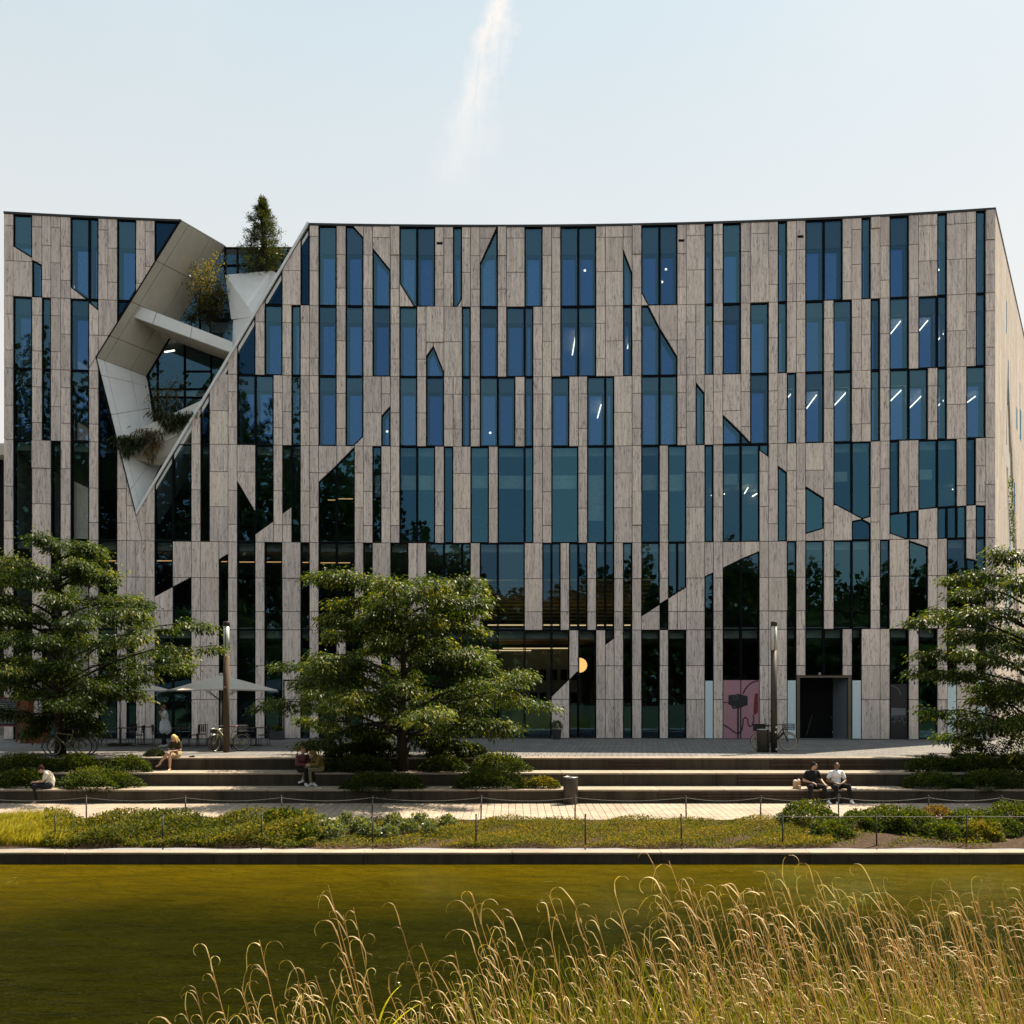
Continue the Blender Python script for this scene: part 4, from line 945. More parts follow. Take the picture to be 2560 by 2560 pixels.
# white parapet on the right, its lit end
def tri(name, pts, mat, th=.08):
    P = [pod(*p) for p in pts]; m_ = MB(); m_.prism(P, [p + Vector((.02, th, 0)) for p in P]); return m_.build(name, mat, bld)
tri('parapet_panel', [(581, 851, .9), (584, 882, .12), (640, 790, .1), (583, 800, 1.0)][::1], CLADDING); tri('parapet_panel', [(578, 798, 1.05), (638, 792, .1), (687, 705, .12), (680, 677, 1.3), (563, 687, 1.6)], CLADDING)
tri('parapet_panel', [(680, 677, 1.3), (687, 705, .12), (698, 685, .12)], CLADDING)
# lower planter: white front, tan underside
tri('planter_front', [(317, 1138, .35), (391, 1113, .3), (465, 1078, .08), (514, 996, .05), (458, 1026, .45), (409, 1046, .6), (364, 1066, .6), (298, 1096, .2)], CLADDING)
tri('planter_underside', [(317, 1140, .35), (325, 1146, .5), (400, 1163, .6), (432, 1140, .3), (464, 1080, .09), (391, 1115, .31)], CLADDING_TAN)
m = MB(); m.tube([pod(412, 880, INN - .3 + 1.5), pod(436, 876, INN + 1.6)], .04, 5); m.build('ceiling_light', TUBELIGHT, bld)

# ------------------------------------------------------------------ plants
def leaf_mesh(name, P, N, size, mat, tone, aspect=0.45, droop=0.25, rs=None):
    """one folded diamond leaf per point; N is the direction it points"""
    r = rs or rng; n = len(P); P = np.asarray(P); D = np.asarray(N)
    D = D / (np.linalg.norm(D, axis=1, keepdims=True) + 1e-9)
    up = r.normal(size=(n, 3)) * 0.55 + np.array([0, 0, 1.0])
    S = np.cross(D, up); S /= (np.linalg.norm(S, axis=1, keepdims=True) + 1e-9)
    L = (np.asarray(size) * r.uniform(.7, 1.3, n))[:, None]
    tip = P + D * L; tip[:, 2] -= (L[:, 0] * droop)
    mid = P + D * L * .45
    a = mid + S * L * aspect * .5; c = mid - S * L * aspect * .5
    V = np.stack([P, a, tip, c], 1).reshape(-1, 3); F = np.arange(n * 4).reshape(n, 4)
    return fast_mesh(name, V, F, mat, tone)
def interp(tab, z):
    zs = [t[0] for t in tab]; return np.interp(z, zs, [t[1] for t in tab])
def broad_tree(loc, height, left, right, label, seed, n_limb=46, leafsize=.118, dens=1.0, lean=0.0, trunk_r=.17, zmin=.75, tone0=.45, depth=.9, front=3.5):
    """layered, spreading tree: limbs rise, level out and carry flat drooping sprays; left/right are (height, reach) outlines"""
    rr = np.random.default_rng(seed); pr = random.Random(seed)
    root = tag(empty('broadleaf_tree', loc), label, 'tree', 'spreading trees on the steps')
    m = MB(); tp = [Vector((0, 0, -.3)), Vector((.02, 0, .6)), Vector((-.05, .05, 1.6)), Vector((.06, -.03, 3.0)), Vector((lean, 0, height * .72)), Vector((lean * 1.3, .1, height * .93))]
    m.tube(tp, [trunk_r * 1.35, trunk_r, trunk_r * .85, trunk_r * .62, trunk_r * .3, .02], 9)
    def tpos(z):
        for a, c in zip(tp, tp[1:]):
            if a.z <= z <= c.z: return a.lerp(c, (z - a.z) / (c.z - a.z))
        return tp[-1]
    P, N, T = [], [], []
    for i in range(n_limb):
        z_end = zmin + (height - zmin) * min(1, max(0, ((i + pr.random()) / n_limb) ** 0.95 + pr.gauss(0, .05)))
        az = i * 2.399963 + pr.uniform(-.35, .35); ca = math.cos(az)
        wl = (1 - ca) / 2; reach = interp(left, z_end) * wl + interp(right, z_end) * (1 - wl)
        reach *= (depth + (1 - depth) * abs(ca)) if abs(ca) < .8 else 1; reach *= pr.uniform(.70, 1.05)
        if math.sin(az) < -.45 and z_end < 2.3: z_end = pr.uniform(1.7, 3.2); reach = max(reach, front * pr.uniform(.75, 1.05)) if abs(ca) < .6 else reach
        z0 = max(.9, min(z_end - .10 * reach + pr.uniform(-.1, .4), height * .85)); z0 = max(.8, z_end - .35 * reach + .2) if z_end > 2.2 else pr.uniform(1.2, 1.7)
        a = tpos(z0); end = Vector((math.cos(az) * reach, math.sin(az) * reach, z_end)); top = max(a.z, end.z) + pr.uniform(-.02, .11) * reach
        ctrl = a.lerp(end, .5); ctrl.z = top
        pts = [a.lerp(ctrl, t).lerp(ctrl.lerp(end, t), t) + Vector((pr.uniform(-.05, .05), pr.uniform(-.05, .05), pr.uniform(-.04, .04))) for t in np.linspace(0, 1, 9)]
        m.tube(pts, list(np.linspace(.055, .008, 9)), 5)
        for s in range(3, 9):
            frac = s / 8; nsub = 2 if s < 8 else 4
            for q in range(nsub):
                if pr.random() < .15: continue
                d = (pts[s] - pts[s - 1]).normalized(); ang = pr.uniform(.4, 1.2) * (1 if q % 2 else -1) if s < 8 else pr.uniform(-.5, .5)
                d2 = Matrix.Rotation(ang, 3, 'Z') @ d; L = pr.uniform(.35, .85) * (1.05 - .35 * frac) * min(1.2, .5 + reach / 5)
                e = pts[s] + d2 * L + Vector((0, 0, pr.uniform(-.24, .14)))
                m.tube([pts[s], pts[s].lerp(e, .5) + Vector((0, 0, .05)), e], [.014, .009, .004], 3, cap=False)
                k = int(92 * dens); tt = rr.uniform(.1, 1.08, k)
                base = np.array(pts[s])[None] * (1 - tt[:, None]) + np.array(e)[None] * tt[:, None]
                side = rr.normal(size=(k, 3)) * np.array([.19, .19, .075]); side[:, 2] -= .05 + .20 * np.abs(side[:, 0])
                pp = base + side; P.append(pp)
                nd = np.array(d2)[None] * .55 + side * 3.5 + rr.normal(size=(k, 3)) * .35; nd[:, 2] -= .25; N.append(nd)
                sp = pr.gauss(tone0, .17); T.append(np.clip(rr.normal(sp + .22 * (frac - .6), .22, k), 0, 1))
    m.build('trunk', BARK, root, True)
    me = leaf_mesh('crown', np.concatenate(P), np.concatenate(N), leafsize, LEAF, np.concatenate(T), .46, .3, rr)
    link('crown', me, root)
    return root
hp = lambda y, d=31.6, base=-.41: HC - (y - HOR) * d / FPX - base
SC = 31.6 / FPX
def outline(rows, x0): return [(hp(y), abs(x - x0) * SC) for y, x in sorted(rows, key=lambda r: -r[0])]
broad_tree(tuple(at(1005, 1730, 31.6) * 1 + Vector((0, 0, -.41 - HC))), hp(1425),
           outline([(1860, 780), (1830, 720), (1790, 690), (1740, 700), (1690, 740), (1655, 640), (1620, 770), (1590, 790), (1540, 860), (1490, 850), (1440, 815), (1420, 830), (1398, 960)], 1005),
           outline([(1860, 1200), (1830, 1260), (1790, 1385), (1730, 1375), (1690, 1300), (1650, 1200), (1590, 1180), (1555, 1245), (1530, 1190), (1480, 1250), (1440, 1205), (1410, 1150), (1398, 1020)], 1005),
           'layered green tree in the middle with its trunk between dark shrubs', 5, 62, dens=1.15, zmin=.7, tone0=.44, front=5.2)
hp2 = lambda y: hp(y, 33.2, 0.0)
def outline2(rows, x0): return [(hp2(y), abs(x - x0) * 33.2 / FPX) for y, x in sorted(rows, key=lambda r: -r[0])]
broad_tree(((150 - 1280) * 33.2 / FPX, 33.2, 0.0), hp2(1362),
           outline2([(1815, 40), (1780, -60), (1700, -150), (1600, -190), (1500, -170), (1420, -120), (1360, -60), (1340, 90)], 150),
           outline2([(1815, 225), (1780, 300), (1750, 345), (1700, 380), (1660, 480), (1620, 515), (1600, 530), (1560, 480), (1530, 400), (1480, 330), (1430, 290), (1380, 270), (1350, 250), (1340, 190)], 150),
           'dense green tree at the left behind the olive bicycle, filling the corner', 8, 60, dens=1.1, zmin=1.0, tone0=.33, leafsize=.115, depth=.6)
broad_tree(tuple(at(2590, 1730, 31.6) + Vector((0, 0, -.41 - HC))), hp(1385),
           outline([(1870, 2400), (1840, 2300), (1800, 2330), (1760, 2365), (1700, 2400), (1670, 2345), (1640, 2305), (1600, 2360), (1550, 2310), (1500, 2320), (1460, 2390), (1420, 2390), (1385, 2470)], 2590),
           outline([(1870, 2800), (1800, 2900), (1650, 2920), (1500, 2850), (1420, 2720), (1385, 2650)], 2590),
           'green tree at the right edge standing in front of the sunlit side wall', 17, 48, dens=.95, zmin=.9, front=5.0, tone0=.36, leafsize=.125)
def shrub(x, y, d, w, h, z0, mat, label, group, seed, leaf=.07, n=1500, name='shrub', parent=None, cat='shrub', squash=.85):
    rr = np.random.default_rng(seed); X = (x - 1280) * d / FPX
    k = n; u = rr.uniform(0, 1, k); ph = rr.uniform(0, 2 * np.pi, k); ct = rr.uniform(-.15, 1, k); st = np.sqrt(np.clip(1 - ct ** 2, 0, 1))
    lump = 1 + .16 * np.sin(ph * 3 + seed) * st + .12 * np.sin(ph * 5 + seed * 2 + ct * 5)
    rad = (.55 + .45 * u ** .35) * lump
    Dv = np.stack([st * np.cos(ph), st * np.sin(ph), ct], 1)
    P = Dv * rad[:, None] * np.array([w / 2, w / 2 * squash, h])
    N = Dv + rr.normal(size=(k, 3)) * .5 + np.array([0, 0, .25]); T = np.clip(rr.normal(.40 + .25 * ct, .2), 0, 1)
    o = link(name, leaf_mesh(name, P, N, leaf, mat, T, .7, .1, rr), parent); o.location = (X, d, z0)
    if label: tag(o, label, cat, group)
    return o
g1, g2 = 'shrubs planted on the steps', 'shrubs in the waterside bed'
# planted pockets on the steps: left, middle, right
for args in ((60, 1930, 31.4, 1.9, .55, Z2, SHRUBLEAF, 'dark shrub in deep shade behind the reading person at the far left', g1, 21),
             (190, 1930, 31.5, 1.7, .55, Z2, SHRUBLEAF, 'shaded shrub on the middle step below the olive bicycle', g1, 22),
             (320, 1915, 31.4, 1.6, .50, Z2, SHRUBLEAF, 'sunlit shrub ending the upper planting left of the blonde person', g1, 23),
             (60, 1965, 30.55, 2.0, .55, Z3, SHRUBLEAF, 'dark low shrub right behind the person in white', g1, 24),
             (245, 1965, 30.3, 2.5, .62, Z3, SHRUBLEAF, 'broad sunlit shrub on the lower step at the left', g1, 25),
             (880, 1870, 32.5, 2.1, .42, 0.0, SHRUBLEAF, 'dark flat-topped hedge piece at the top step left of the middle trunk', g1, 26),
             (960, 1875, 32.4, 1.6, .45, 0.0, SHRUBLEAF, 'dark shrub at the top step hiding the foot of the middle trunk', g1, 27),
             (1120, 1880, 32.3, 1.5, .50, 0.0, SHRUBLEAF, 'leafy shrub at the top step just right of the middle trunk', g1, 28),
             (1185, 1880, 32.4, .9, .42, 0.0, SHRUBLEAF, 'small bright shrub at the sunlit end of the top step', g1, 29),
             (905, 1920, 31.4, 2.2, .50, Z2, SHRUBLEAF, 'black-looking shrub in the tree shade beside the couple', g1, 30),
             (1110, 1925, 31.4, 1.5, .50, Z2, SHRUBLEAF, 'half-lit shrub on the middle step under the middle tree', g1, 31),
             (1245, 1925, 31.4, 1.9, .58, Z2, SHRUBLEAF, 'round sunlit shrub on the middle step above the rubbish bin', g1, 32),
             (950, 1960, 30.2, 2.6, .45, Z3, SHRUBLEAF, 'low dark shrub on the lower step in the middle tree shade', g1, 33),
             (1220, 1965, 30.3, 2.2, .60, Z3, SHRUBLEAF, 'leafy shrub spilling over the lower step left of the bin', g1, 34),
             (1350, 1965, 30.2, 1.2, .34, Z3, COVERLEAF, 'small yellowish low shrub tapering towards the bin', g1, 35),
             (2330, 1925, 31.4, 1.5, .52, Z2, SHRUBLEAF, 'shrub at the left end of the right-hand upper planting', g1, 36),
             (2440, 1925, 31.4, 2.0, .55, Z2, SHRUBLEAF, 'dark shrub in shade under the right-hand tree', g1, 37),
             (2550, 1925, 31.4, 1.8, .60, Z2, SHRUBLEAF, 'dark shrub against the right edge beside the trunk', g1, 38),
             (2330, 1965, 30.3, 2.0, .45, Z3, SHRUBLEAF, 'low dark shrub on the lower step right of the two men', g1, 39),
             (2480, 1965, 30.3, 2.4, .52, Z3, SHRUBLEAF, 'lowest dark shrub in the right-hand corner of the steps', g1, 40),
             (2430, 1880, 32.7, 1.5, .60, 0.0, SHRUBLEAF, 'loose shrub rising above the plaza edge near the right-hand tree', g1, 41),
             (2545, 1860, 32.8, 1.3, .85, 0.0, SHRUBLEAF, 'taller dark shrub at the right edge on the plaza', g1, 42),
             (388, 1890, 32.9, .62, .22, 0.0, GREYLEAF, 'tiny pale plant on the plaza edge left of the blonde person', g1, 43)):
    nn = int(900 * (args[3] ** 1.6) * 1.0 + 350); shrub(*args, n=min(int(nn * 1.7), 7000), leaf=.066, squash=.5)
for args in ((2020, 2075, 25.0, 1.55, .62, SHRUBLEAF, 'rounded green shrub at the left end of the clipped group by the pond', 51),
             (2075, 2110, 23.6, 1.05, .40, SHRUBLEAF, 'low yellow-green shrub at the water edge below the rounded one', 52),
             (2150, 2085, 24.6, 1.15, .45, SHRUBLEAF, 'sprawling shrub between two front fence posts below the men', 53),
             (2215, 2078, 24.9, 1.2, .52, SHRUBLEAF, 'upright green shrub beside the front fence post at the right', 54),
             (2275, 2085, 24.5, 1.4, .52, SHRUBLEAF, 'wide green shrub in the middle of the clipped group', 55),
             (2345, 2062, 25.2, .95, .48, RUSTLEAF, 'rusty orange shrub among the green ones by the pond', 56),
             (2360, 2105, 23.7, 1.2, .34, SHRUBLEAF, 'low pale-green shrub in front of the rusty one', 57),
             (2425, 2080, 24.6, 1.3, .48, SHRUBLEAF, 'green shrub behind the last front fence post', 58),
             (2450, 2110, 23.4, 1.0, .42, COVERLEAF, 'yellow-brown shrub at the water edge near the right corner', 59),
             (2530, 2075, 24.9, 1.5, .62, SHRUBLEAF, 'shaded green shrub in the right corner under the taut wire', 60),
             (2500, 2095, 23.9, 1.1, .40, SHRUBLEAF, 'small green shrub in the shaded right corner by the quay', 61)):
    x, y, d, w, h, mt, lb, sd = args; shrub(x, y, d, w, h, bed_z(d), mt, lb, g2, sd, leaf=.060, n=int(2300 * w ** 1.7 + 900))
# grey-green perennials in the middle of the bed
ORD = 'first second third fourth fifth sixth seventh eighth ninth tenth eleventh twelfth thirteenth fourteenth fifteenth sixteenth seventeenth eighteenth nineteenth twentieth'.split()
PERX = sorted((800, 830, 865, 905, 925, 985, 975, 1020, 1050, 1075, 1120, 845))
for i, (x, d, w) in enumerate(((800, 24.6, .5), (830, 23.3, .45), (865, 24.9, .45), (905, 24.2, .55), (925, 23.6, .5), (985, 24.8, .5), (975, 23.4, .45), (1020, 24.0, .5), (1050, 24.9, .5), (1075, 23.7, .4), (1120, 24.6, .45), (845, 24.0, .4), (770, 23.2, .6), (700, 24.8, 1.2), (745, 23.8, .7))):
    lb = ['%s grey-green perennial from the left on the bare middle of the bed' % ORD[sum(1 for q_ in PERX if q_ < x)] if i < 12 else '']
    shrub(x, 0, d, w, .34 if w < 1 else .45, bed_z(d), GREYLEAF if i < 12 else SHRUBLEAF, lb[0] if i < 12 else ['dark leafy clump left of the grey-green perennials near the quay', 'tall rounded leafy clump at the back of the bed below the seated couple', 'leafy clump between the tall one and the grey-green perennials'][i - 12],
          'grey-green perennials in the bed' if i < 12 else g2, 70 + i, leaf=.085, n=int(420 * (w / .45) ** 1.7), name='perennial' if i < 12 else 'shrub', cat='plant')
# creeping ground cover, meadow grass, a few bare patches
def scatter(n, xa, xb, ya, yb, seed, keep=None):
    rr = np.random.default_rng(seed); y = rr.uniform(ya, yb, n); px_ = rr.uniform(xa, xb, n); x = (px_ - 1280) * y / FPX
    ok = np.ones(n, bool)
    if keep is not None: ok = keep(px_, y, x, rr)
    return x[ok], y[ok], px_[ok], rr
def hill(x, y): return .5 + .25 * np.sin(x * 1.9 + 1.3 * np.sin(y * 2.3)) + .25 * np.sin(x * 3.7 - y * 3.1)
def cover(name, n, xa, xb, mat, label, seed, thr, hmax, leaf, tone0=.5, ya=QB + .12, yb=PATH_F - .08):
    x, y, p, rr = scatter(n, xa, xb, ya, yb, seed, lambda p, y, x, r: hill(x, y) + r.normal(0, .16, len(x)) > thr)
    hgt = hmax * np.clip(hill(x, y), .1, 1); P = np.stack([x, y, bed_z(y) + rr.uniform(0, 1, len(x)) ** .6 * hgt], 1)
    N = rr.normal(size=P.shape) + np.array([0, -.2, .9]); T = np.clip(rr.normal(tone0, .22, len(x)) + .25 * (hill(x * .7 + 5, y) - .5), 0, 1)
    o = link(name, leaf_mesh(name, P, N, leaf, mat, T, .55, .1, rr)); tag(o, label, 'ground cover', kind='stuff'); return o
cover('ground_cover', 42000, 110, 790, COVERLEAF, 'dense yellow-green ground cover at the left of the bed', 91, .05, .48, .075, .45)
cover('ground_cover', 15000, 700, 1240, COVERLEAF, 'sparse ground cover over brown soil in the middle of the bed', 92, .36, .14, .06, .55)
cover('ground_cover', 60000, 1100, 2080, COVERLEAF, 'matted yellowing ground cover along the middle right of the bed', 93, .10, .20, .05, .60)
cover('ground_cover', 11000, 1950, 3000, COVERLEAF, 'thin ground cover between the clipped shrubs', 94, .42, .12, .06, .45)
def grass_blades(name, x, y, z, h, mat, tone, rr, lean=(0.25, 0.0), w=.012, curl=.5):
    n = len(x); k = 4; B = np.stack([x, y, z], 1); az = rr.uniform(0, 2 * np.pi, n); bd = np.stack([np.cos(az), np.sin(az), np.zeros(n)], 1) * rr.uniform(.1, .6, n)[:, None] + np.array([lean[0], lean[1], 0])
    side = np.stack([-np.sin(az), np.cos(az), np.zeros(n)], 1)
    rows = []
    for i in range(k + 1):
        t = i / k; c = B + bd * (h * curl * t * t)[:, None] + np.array([0, 0, 1.0]) * (h * (t - .35 * curl * t * t))[:, None]; ww = w * (1 - .85 * t)
        rows += [c - side * ww / 2, c + side * ww / 2]
    V = np.stack(rows, 1).reshape(-1, 3); q = 2 * (k + 1); F = []
    base = np.arange(n)[:, None] * q
    for i in range(k): F.append(base + np.array([2 * i, 2 * i + 1, 2 * i + 3, 2 * i + 2]))
    F = np.stack(F, 1).reshape(-1, 4)
    return fast_mesh(name, V, F, mat, np.repeat(tone, k))
x, y, p, rr = scatter(15000, -60, 185, QB + .25, PATH_F + .1, 95, lambda p, y, x, r: (p < 120 + r.uniform(0, 60, len(p))))
h = rr.uniform(.22, .52, len(x)) * (.7 + .6 * hill(x * 1.3, y))
tag(link('meadow_grass', grass_blades('meadow_grass', x, y, bed_z(y), h, GRASS, np.clip(rr.normal(.5, .22, len(x)), 0, 1), rr, (.35, -.15), .016, .9)), 'bright yellow-green meadow grass at the left end of the bed', 'grass', kind='stuff')

# ------------------------------------------------------------------ reeds on the near bank
def near_z(d): return float(np.interp(d, [.5, 2.6, 5.0, 7.0, 8.6], [.5, .15, -1.1, -1.68, -2.1]))
ENV = [(330, 2560), (460, 2520), (520, 2385), (640, 2350), (740, 2420), (815, 2215), (900, 2270), (1000, 2300), (1090, 2480), (1170, 2235), (1270, 2275), (1370, 2240), (1440, 2245), (1535, 2225), (1600, 2240), (1640, 2150), (1700, 2175), (1770, 2190), (1880, 2180), (1995, 2130), (2080, 2190), (2190, 2170), (2300, 2220), (2360, 2160), (2460, 2210), (2560, 2155)]
def ribbon3(V, F, T, pts, w, side, tone):
    b = len(V); n = len(pts)
    for i, p in enumerate(pts):
        ww = w * (1 - .8 * (i / (n - 1)) ** 1.5); V.append(p - side * ww / 2); V.append(p + side * ww / 2)
    for i in range(n - 1): F.append((b + 2 * i, b + 2 * i + 1, b + 2 * i + 3, b + 2 * i + 2)); T.append(tone)
def reed(V, F, T, Vg, Fg, Tg, pxx, pyy, d, pr):
    tip = at(pxx, pyy, d); lean = pr.uniform(.18, .42); z0 = near_z(d) - .05
    H = tip.z - z0
    if H < .25: return
    base = Vector((tip.x + lean * H, d + pr.uniform(-.1, .15), z0))
    ctrl = base.lerp(tip, .5) + Vector((-.03 * H * lean, 0, .01 * H))
    pt = lambda t: base.lerp(ctrl, t).lerp(ctrl.lerp(tip, t), t)
    side = Vector((math.cos(pr.uniform(-.6, .6)), .5, 0)).normalized()
    t0 = pr.uniform(.35, .9); n = 9
    stem = [pt(t) for t in np.linspace(0, 1, n)]
    b = len(V); r_ = pr.uniform(.0040, .0066)
    for i, p in enumerate(stem):
        q = r_ * (1 - .5 * i / n)
        for a in range(3): V.append(p + Vector((math.cos(a * 2.094), math.sin(a * 2.094), 0)) * q)
    for i in range(n - 1):
        for a in range(3): F.append((b + i * 3 + a, b + i * 3 + (a + 1) % 3, b + i * 3 + 3 + (a + 1) % 3, b + i * 3 + 3 + a)); T.append(t0 * .75)
    nl = pr.randint(8, 14)
    for q in range(nl):
        t = 1 - (.02 + .85 * (q / nl) ** 1.1); p = pt(t); up = (pt(min(1, t + .05)) - pt(max(0, t - .05))).normalized()
        green = t < .62 and pr.random() < .7
        if green:
            L = pr.uniform(.28, .55); dirn = Vector((pr.choice([-1, -1, 1]) * pr.uniform(.15, .5), pr.uniform(-.3, .3), .95)).normalized(); pts = []; c = p.copy(); dd = dirn.copy()
            bend = pr.uniform(.3, 1.3)
            for s in range(9):
                pts.append(c.copy()); c = c + dd * (L / 8); dd = (dd + Vector((math.copysign(.12, dirn.x) * bend, 0, -.16 * bend * (s / 5)))).normalized()
            ribbon3(Vg, Fg, Tg, pts, pr.uniform(.016, .030), Vector((.8, .6, 0)).normalized(), min(1, max(0, pr.gauss(.5, .25))))
        else:
            # dry leaf: either hooks over in a tight curl, or hangs limply down along the stem
            sgn = -1 if pr.random() < .70 else 1; c = p.copy(); pts = []; N_ = 13
            if pr.random() < .62:
                L = pr.uniform(.14, .30) * (1.1 if q < 3 else .9); dd = (up + Vector((sgn * pr.uniform(-.15, .45), pr.uniform(-.3, .3), 0))).normalized(); tot = pr.uniform(2.4, 4.6); s0 = pr.uniform(.15, .5)
                for s in range(N_):
                    pts.append(c.copy()); c = c + dd * (L / (N_ - 1)); u = s / (N_ - 1)
                    an = sgn * tot / (N_ - 1) * (0.15 if u < s0 else (1 - .15 * s0) / (1 - s0)); dd = (Matrix.Rotation(an, 3, 'Y') @ dd).normalized()
                wd_ = pr.uniform(.008, .0145)
            else:
                L = pr.uniform(.12, .34); dd = (up * .6 + Vector((sgn * pr.uniform(.2, .8), pr.uniform(-.4, .4), .1))).normalized()
                for s in range(N_):
                    pts.append(c.copy()); c = c + dd * (L / (N_ - 1)); dd = (dd + Vector((pr.uniform(-.25, .25), pr.uniform(-.15, .15), -.42))).normalized()
                wd_ = pr.uniform(.007, .012)
            ribbon3(V, F, T, pts, wd_, Vector((.55, .83, pr.uniform(-.3, .3))).normalized(), min(1, max(0, pr.gauss(.60, .30))))
def reed_obj(name, V, F, T, Vg, Fg, Tg):
    n = len(V); Va = np.array([tuple(v) for v in V + Vg]); Fa = np.array(F + [tuple(i + n for i in f) for f in Fg])
    me = fast_mesh(name, Va, Fa, [REEDDRY, REEDGREEN], np.array(T + Tg)); mi = np.zeros(len(Fa), dtype=np.int32); mi[len(F):] = 1
    me.polygons.foreach_set('material_index', mi); return link(name, me)
pr = random.Random(77)
singles = [(462, 2515), (520, 2382), (648, 2350), (740, 2420), (757, 2422), (820, 2213), (858, 2288), (883, 2268), (996, 2298), (1053, 2358), (1138, 2380), (1180, 2238), (1257, 2302), (1276, 2275), (1372, 2237), (1432, 2247), (1534, 2222), (1632, 2156), (1672, 2152)]
for x, y in singles:
    A = ([], [], [], [], [], []); reed(*A, x, y, pr.uniform(5.6, 7.6), pr)
    o = reed_obj('reed_stalk', *A); tag(o, '%s lone dry reed stalk from the left, curled tips over the dark pond' % ORD[singles.index((x, y))], 'reed', 'single reed stalks over the pond')
A = ([], [], [], [], [], [])
for i in range(580):
    x = 420 + 2260 * pr.random() ** .62; ye = np.interp(x, [e[0] for e in ENV], [e[1] for e in ENV])
    dens = (x - 380) / 1500
    y = ye + 25 + (2700 - ye) * pr.random() ** (1.3 if x > 1500 else .75)
    if x < 1100 and y < 2420 and pr.random() < .8: continue
    reed(*A, x, y, pr.uniform(5.2, 8.2), pr)
for i in range(1500):
    d = pr.uniform(5.0, 7.8); x = 560 + 2150 * pr.random() ** .6; ye = float(np.interp(x, [e[0] for e in ENV], [e[1] for e in ENV])); yt = pr.uniform(max(2330, ye + 110), 2640) if x > 1050 else pr.uniform(2500, 2660)
    tip = at(x, yt, d); z0 = near_z(d); H = tip.z - z0
    if H < .2: continue
    base = Vector((tip.x + pr.uniform(-.1, .45) * H, d, z0)); dd = (tip - base).normalized(); pts = []; bend = pr.choice([0, .4, 1.2]); n_ = 8
    for s in range(n_):
        u = s / (n_ - 1); q_ = base.lerp(tip, u); q_ = q_ + Vector((math.copysign(.16, dd.x - .02) * bend * u * u, 0, -.10 * bend * u ** 3)); pts.append(q_)
    dry = pr.random() < .25
    ribbon3(A[0] if dry else A[3], A[1] if dry else A[4], A[2] if dry else A[5], pts, pr.uniform(.010, .024), Vector((.85, .5, 0)).normalized(), min(1, max(0, pr.gauss(.5, .28))))
tag(reed_obj('reed_bed', *A), 'thick bed of dry golden reeds with green blades in the foreground', 'reeds', kind='stuff')
# wood and lawn on the near side behind the camera: what the lower glass mirrors
rr = np.random.default_rng(5); P, T = [], []; N = []
for i in range(46):
    x = -75 + i * 3.3 + rr.uniform(-1, 1); tall = float(np.interp(x, [-75, -42, -22, -11, -3, 22, 40, 70], [40, 40, 38, 24, 15.5, 17, 15, 16])) * rr.uniform(.82, 1.12)
    yb = rr.uniform(-34, -20); k = 4200; u = rr.normal(size=(k, 3)); u /= np.linalg.norm(u, axis=1, keepdims=True); rad = rr.uniform(.55, 1, k)[:, None]
    lump = 1 + .25 * np.sin(u[:, 0:1] * 7 + i) + .2 * np.sin(u[:, 2:3] * 9 + i * 2)
    P.append(np.array([x, yb, tall * .48]) + u * rad * lump * np.array([4.6, 3.8, tall * .46])); N.append(u + rr.normal(size=(k, 3)) * .6); T.append(np.clip(rr.normal(.4, .25, k), 0, 1))
wood = link('wood', leaf_mesh('wood', np.concatenate(P), np.concatenate(N), 0.8, DARKLEAF, np.concatenate(T), .8, .1, rr)); tag(wood, 'wooded park on the near side of the pond', 'wood', kind='stuff')

# ------------------------------------------------------------------ people
SKIN = plain('skin', (0.42, 0.25, 0.17), 0.5, var=.06); SKIN_DARK = plain('skin_dark', (0.16, 0.085, 0.05), 0.45, var=.06); SKIN_PALE = plain('skin_pale', (0.50, 0.32, 0.24), 0.5, var=.06)
def cloth(name, c): return plain(name, c, 0.9, var=.15, scale=14, spec=.2)
def caps(mb, p, q, r1, r2, n=10):
    p, q = Vector(p), Vector(q); mb.ball(p, r1, n, 7); mb.ball(q, r2, n, 7)
    if (q - p).length > 1e-4: mb.tube([p, q], [r1, r2], n)
def fused(name, mb, mat, parent, voxel, smooth=3):
    """one continuous skin over overlapping limbs"""
    o = mb.build(name, mat, None); md = o.modifiers.new('r', 'REMESH'); md.mode = 'VOXEL'; md.voxel_size = voxel; md.use_smooth_shade = True
    sm = o.modifiers.new('s', 'SMOOTH'); sm.factor = .5; sm.iterations = smooth
    dg = bpy.context.evaluated_depsgraph_get(); me = bpy.data.meshes.new_from_object(o.evaluated_get(dg)); old = o.data
    o.modifiers.clear(); o.data = me; bpy.data.meshes.remove(old); me.name = name; o.parent = parent
    me.polygons.foreach_set('use_smooth', [True] * len(me.polygons)); return o
SIT = dict(pelvis=(0, .02, .11), waist=(0, .04, .29), chest=(0, .02, .45), neck=(0, -.01, .585), head=(0, -.04, .725), shL=(-.17, .01, .515), shR=(.17, .01, .515), elL=(-.25, -.02, .28), elR=(.25, -.02, .28),
           wrL=(-.14, -.25, .22), wrR=(.14, -.25, .22), hiL=(-.09, 0, .10), hiR=(.09, 0, .10), knL=(-.14, -.42, .12), knR=(.14, -.42, .12), anL=(-.14, -.42, -.33), anR=(.14, -.42, -.33), face=(0, -1, -.15))
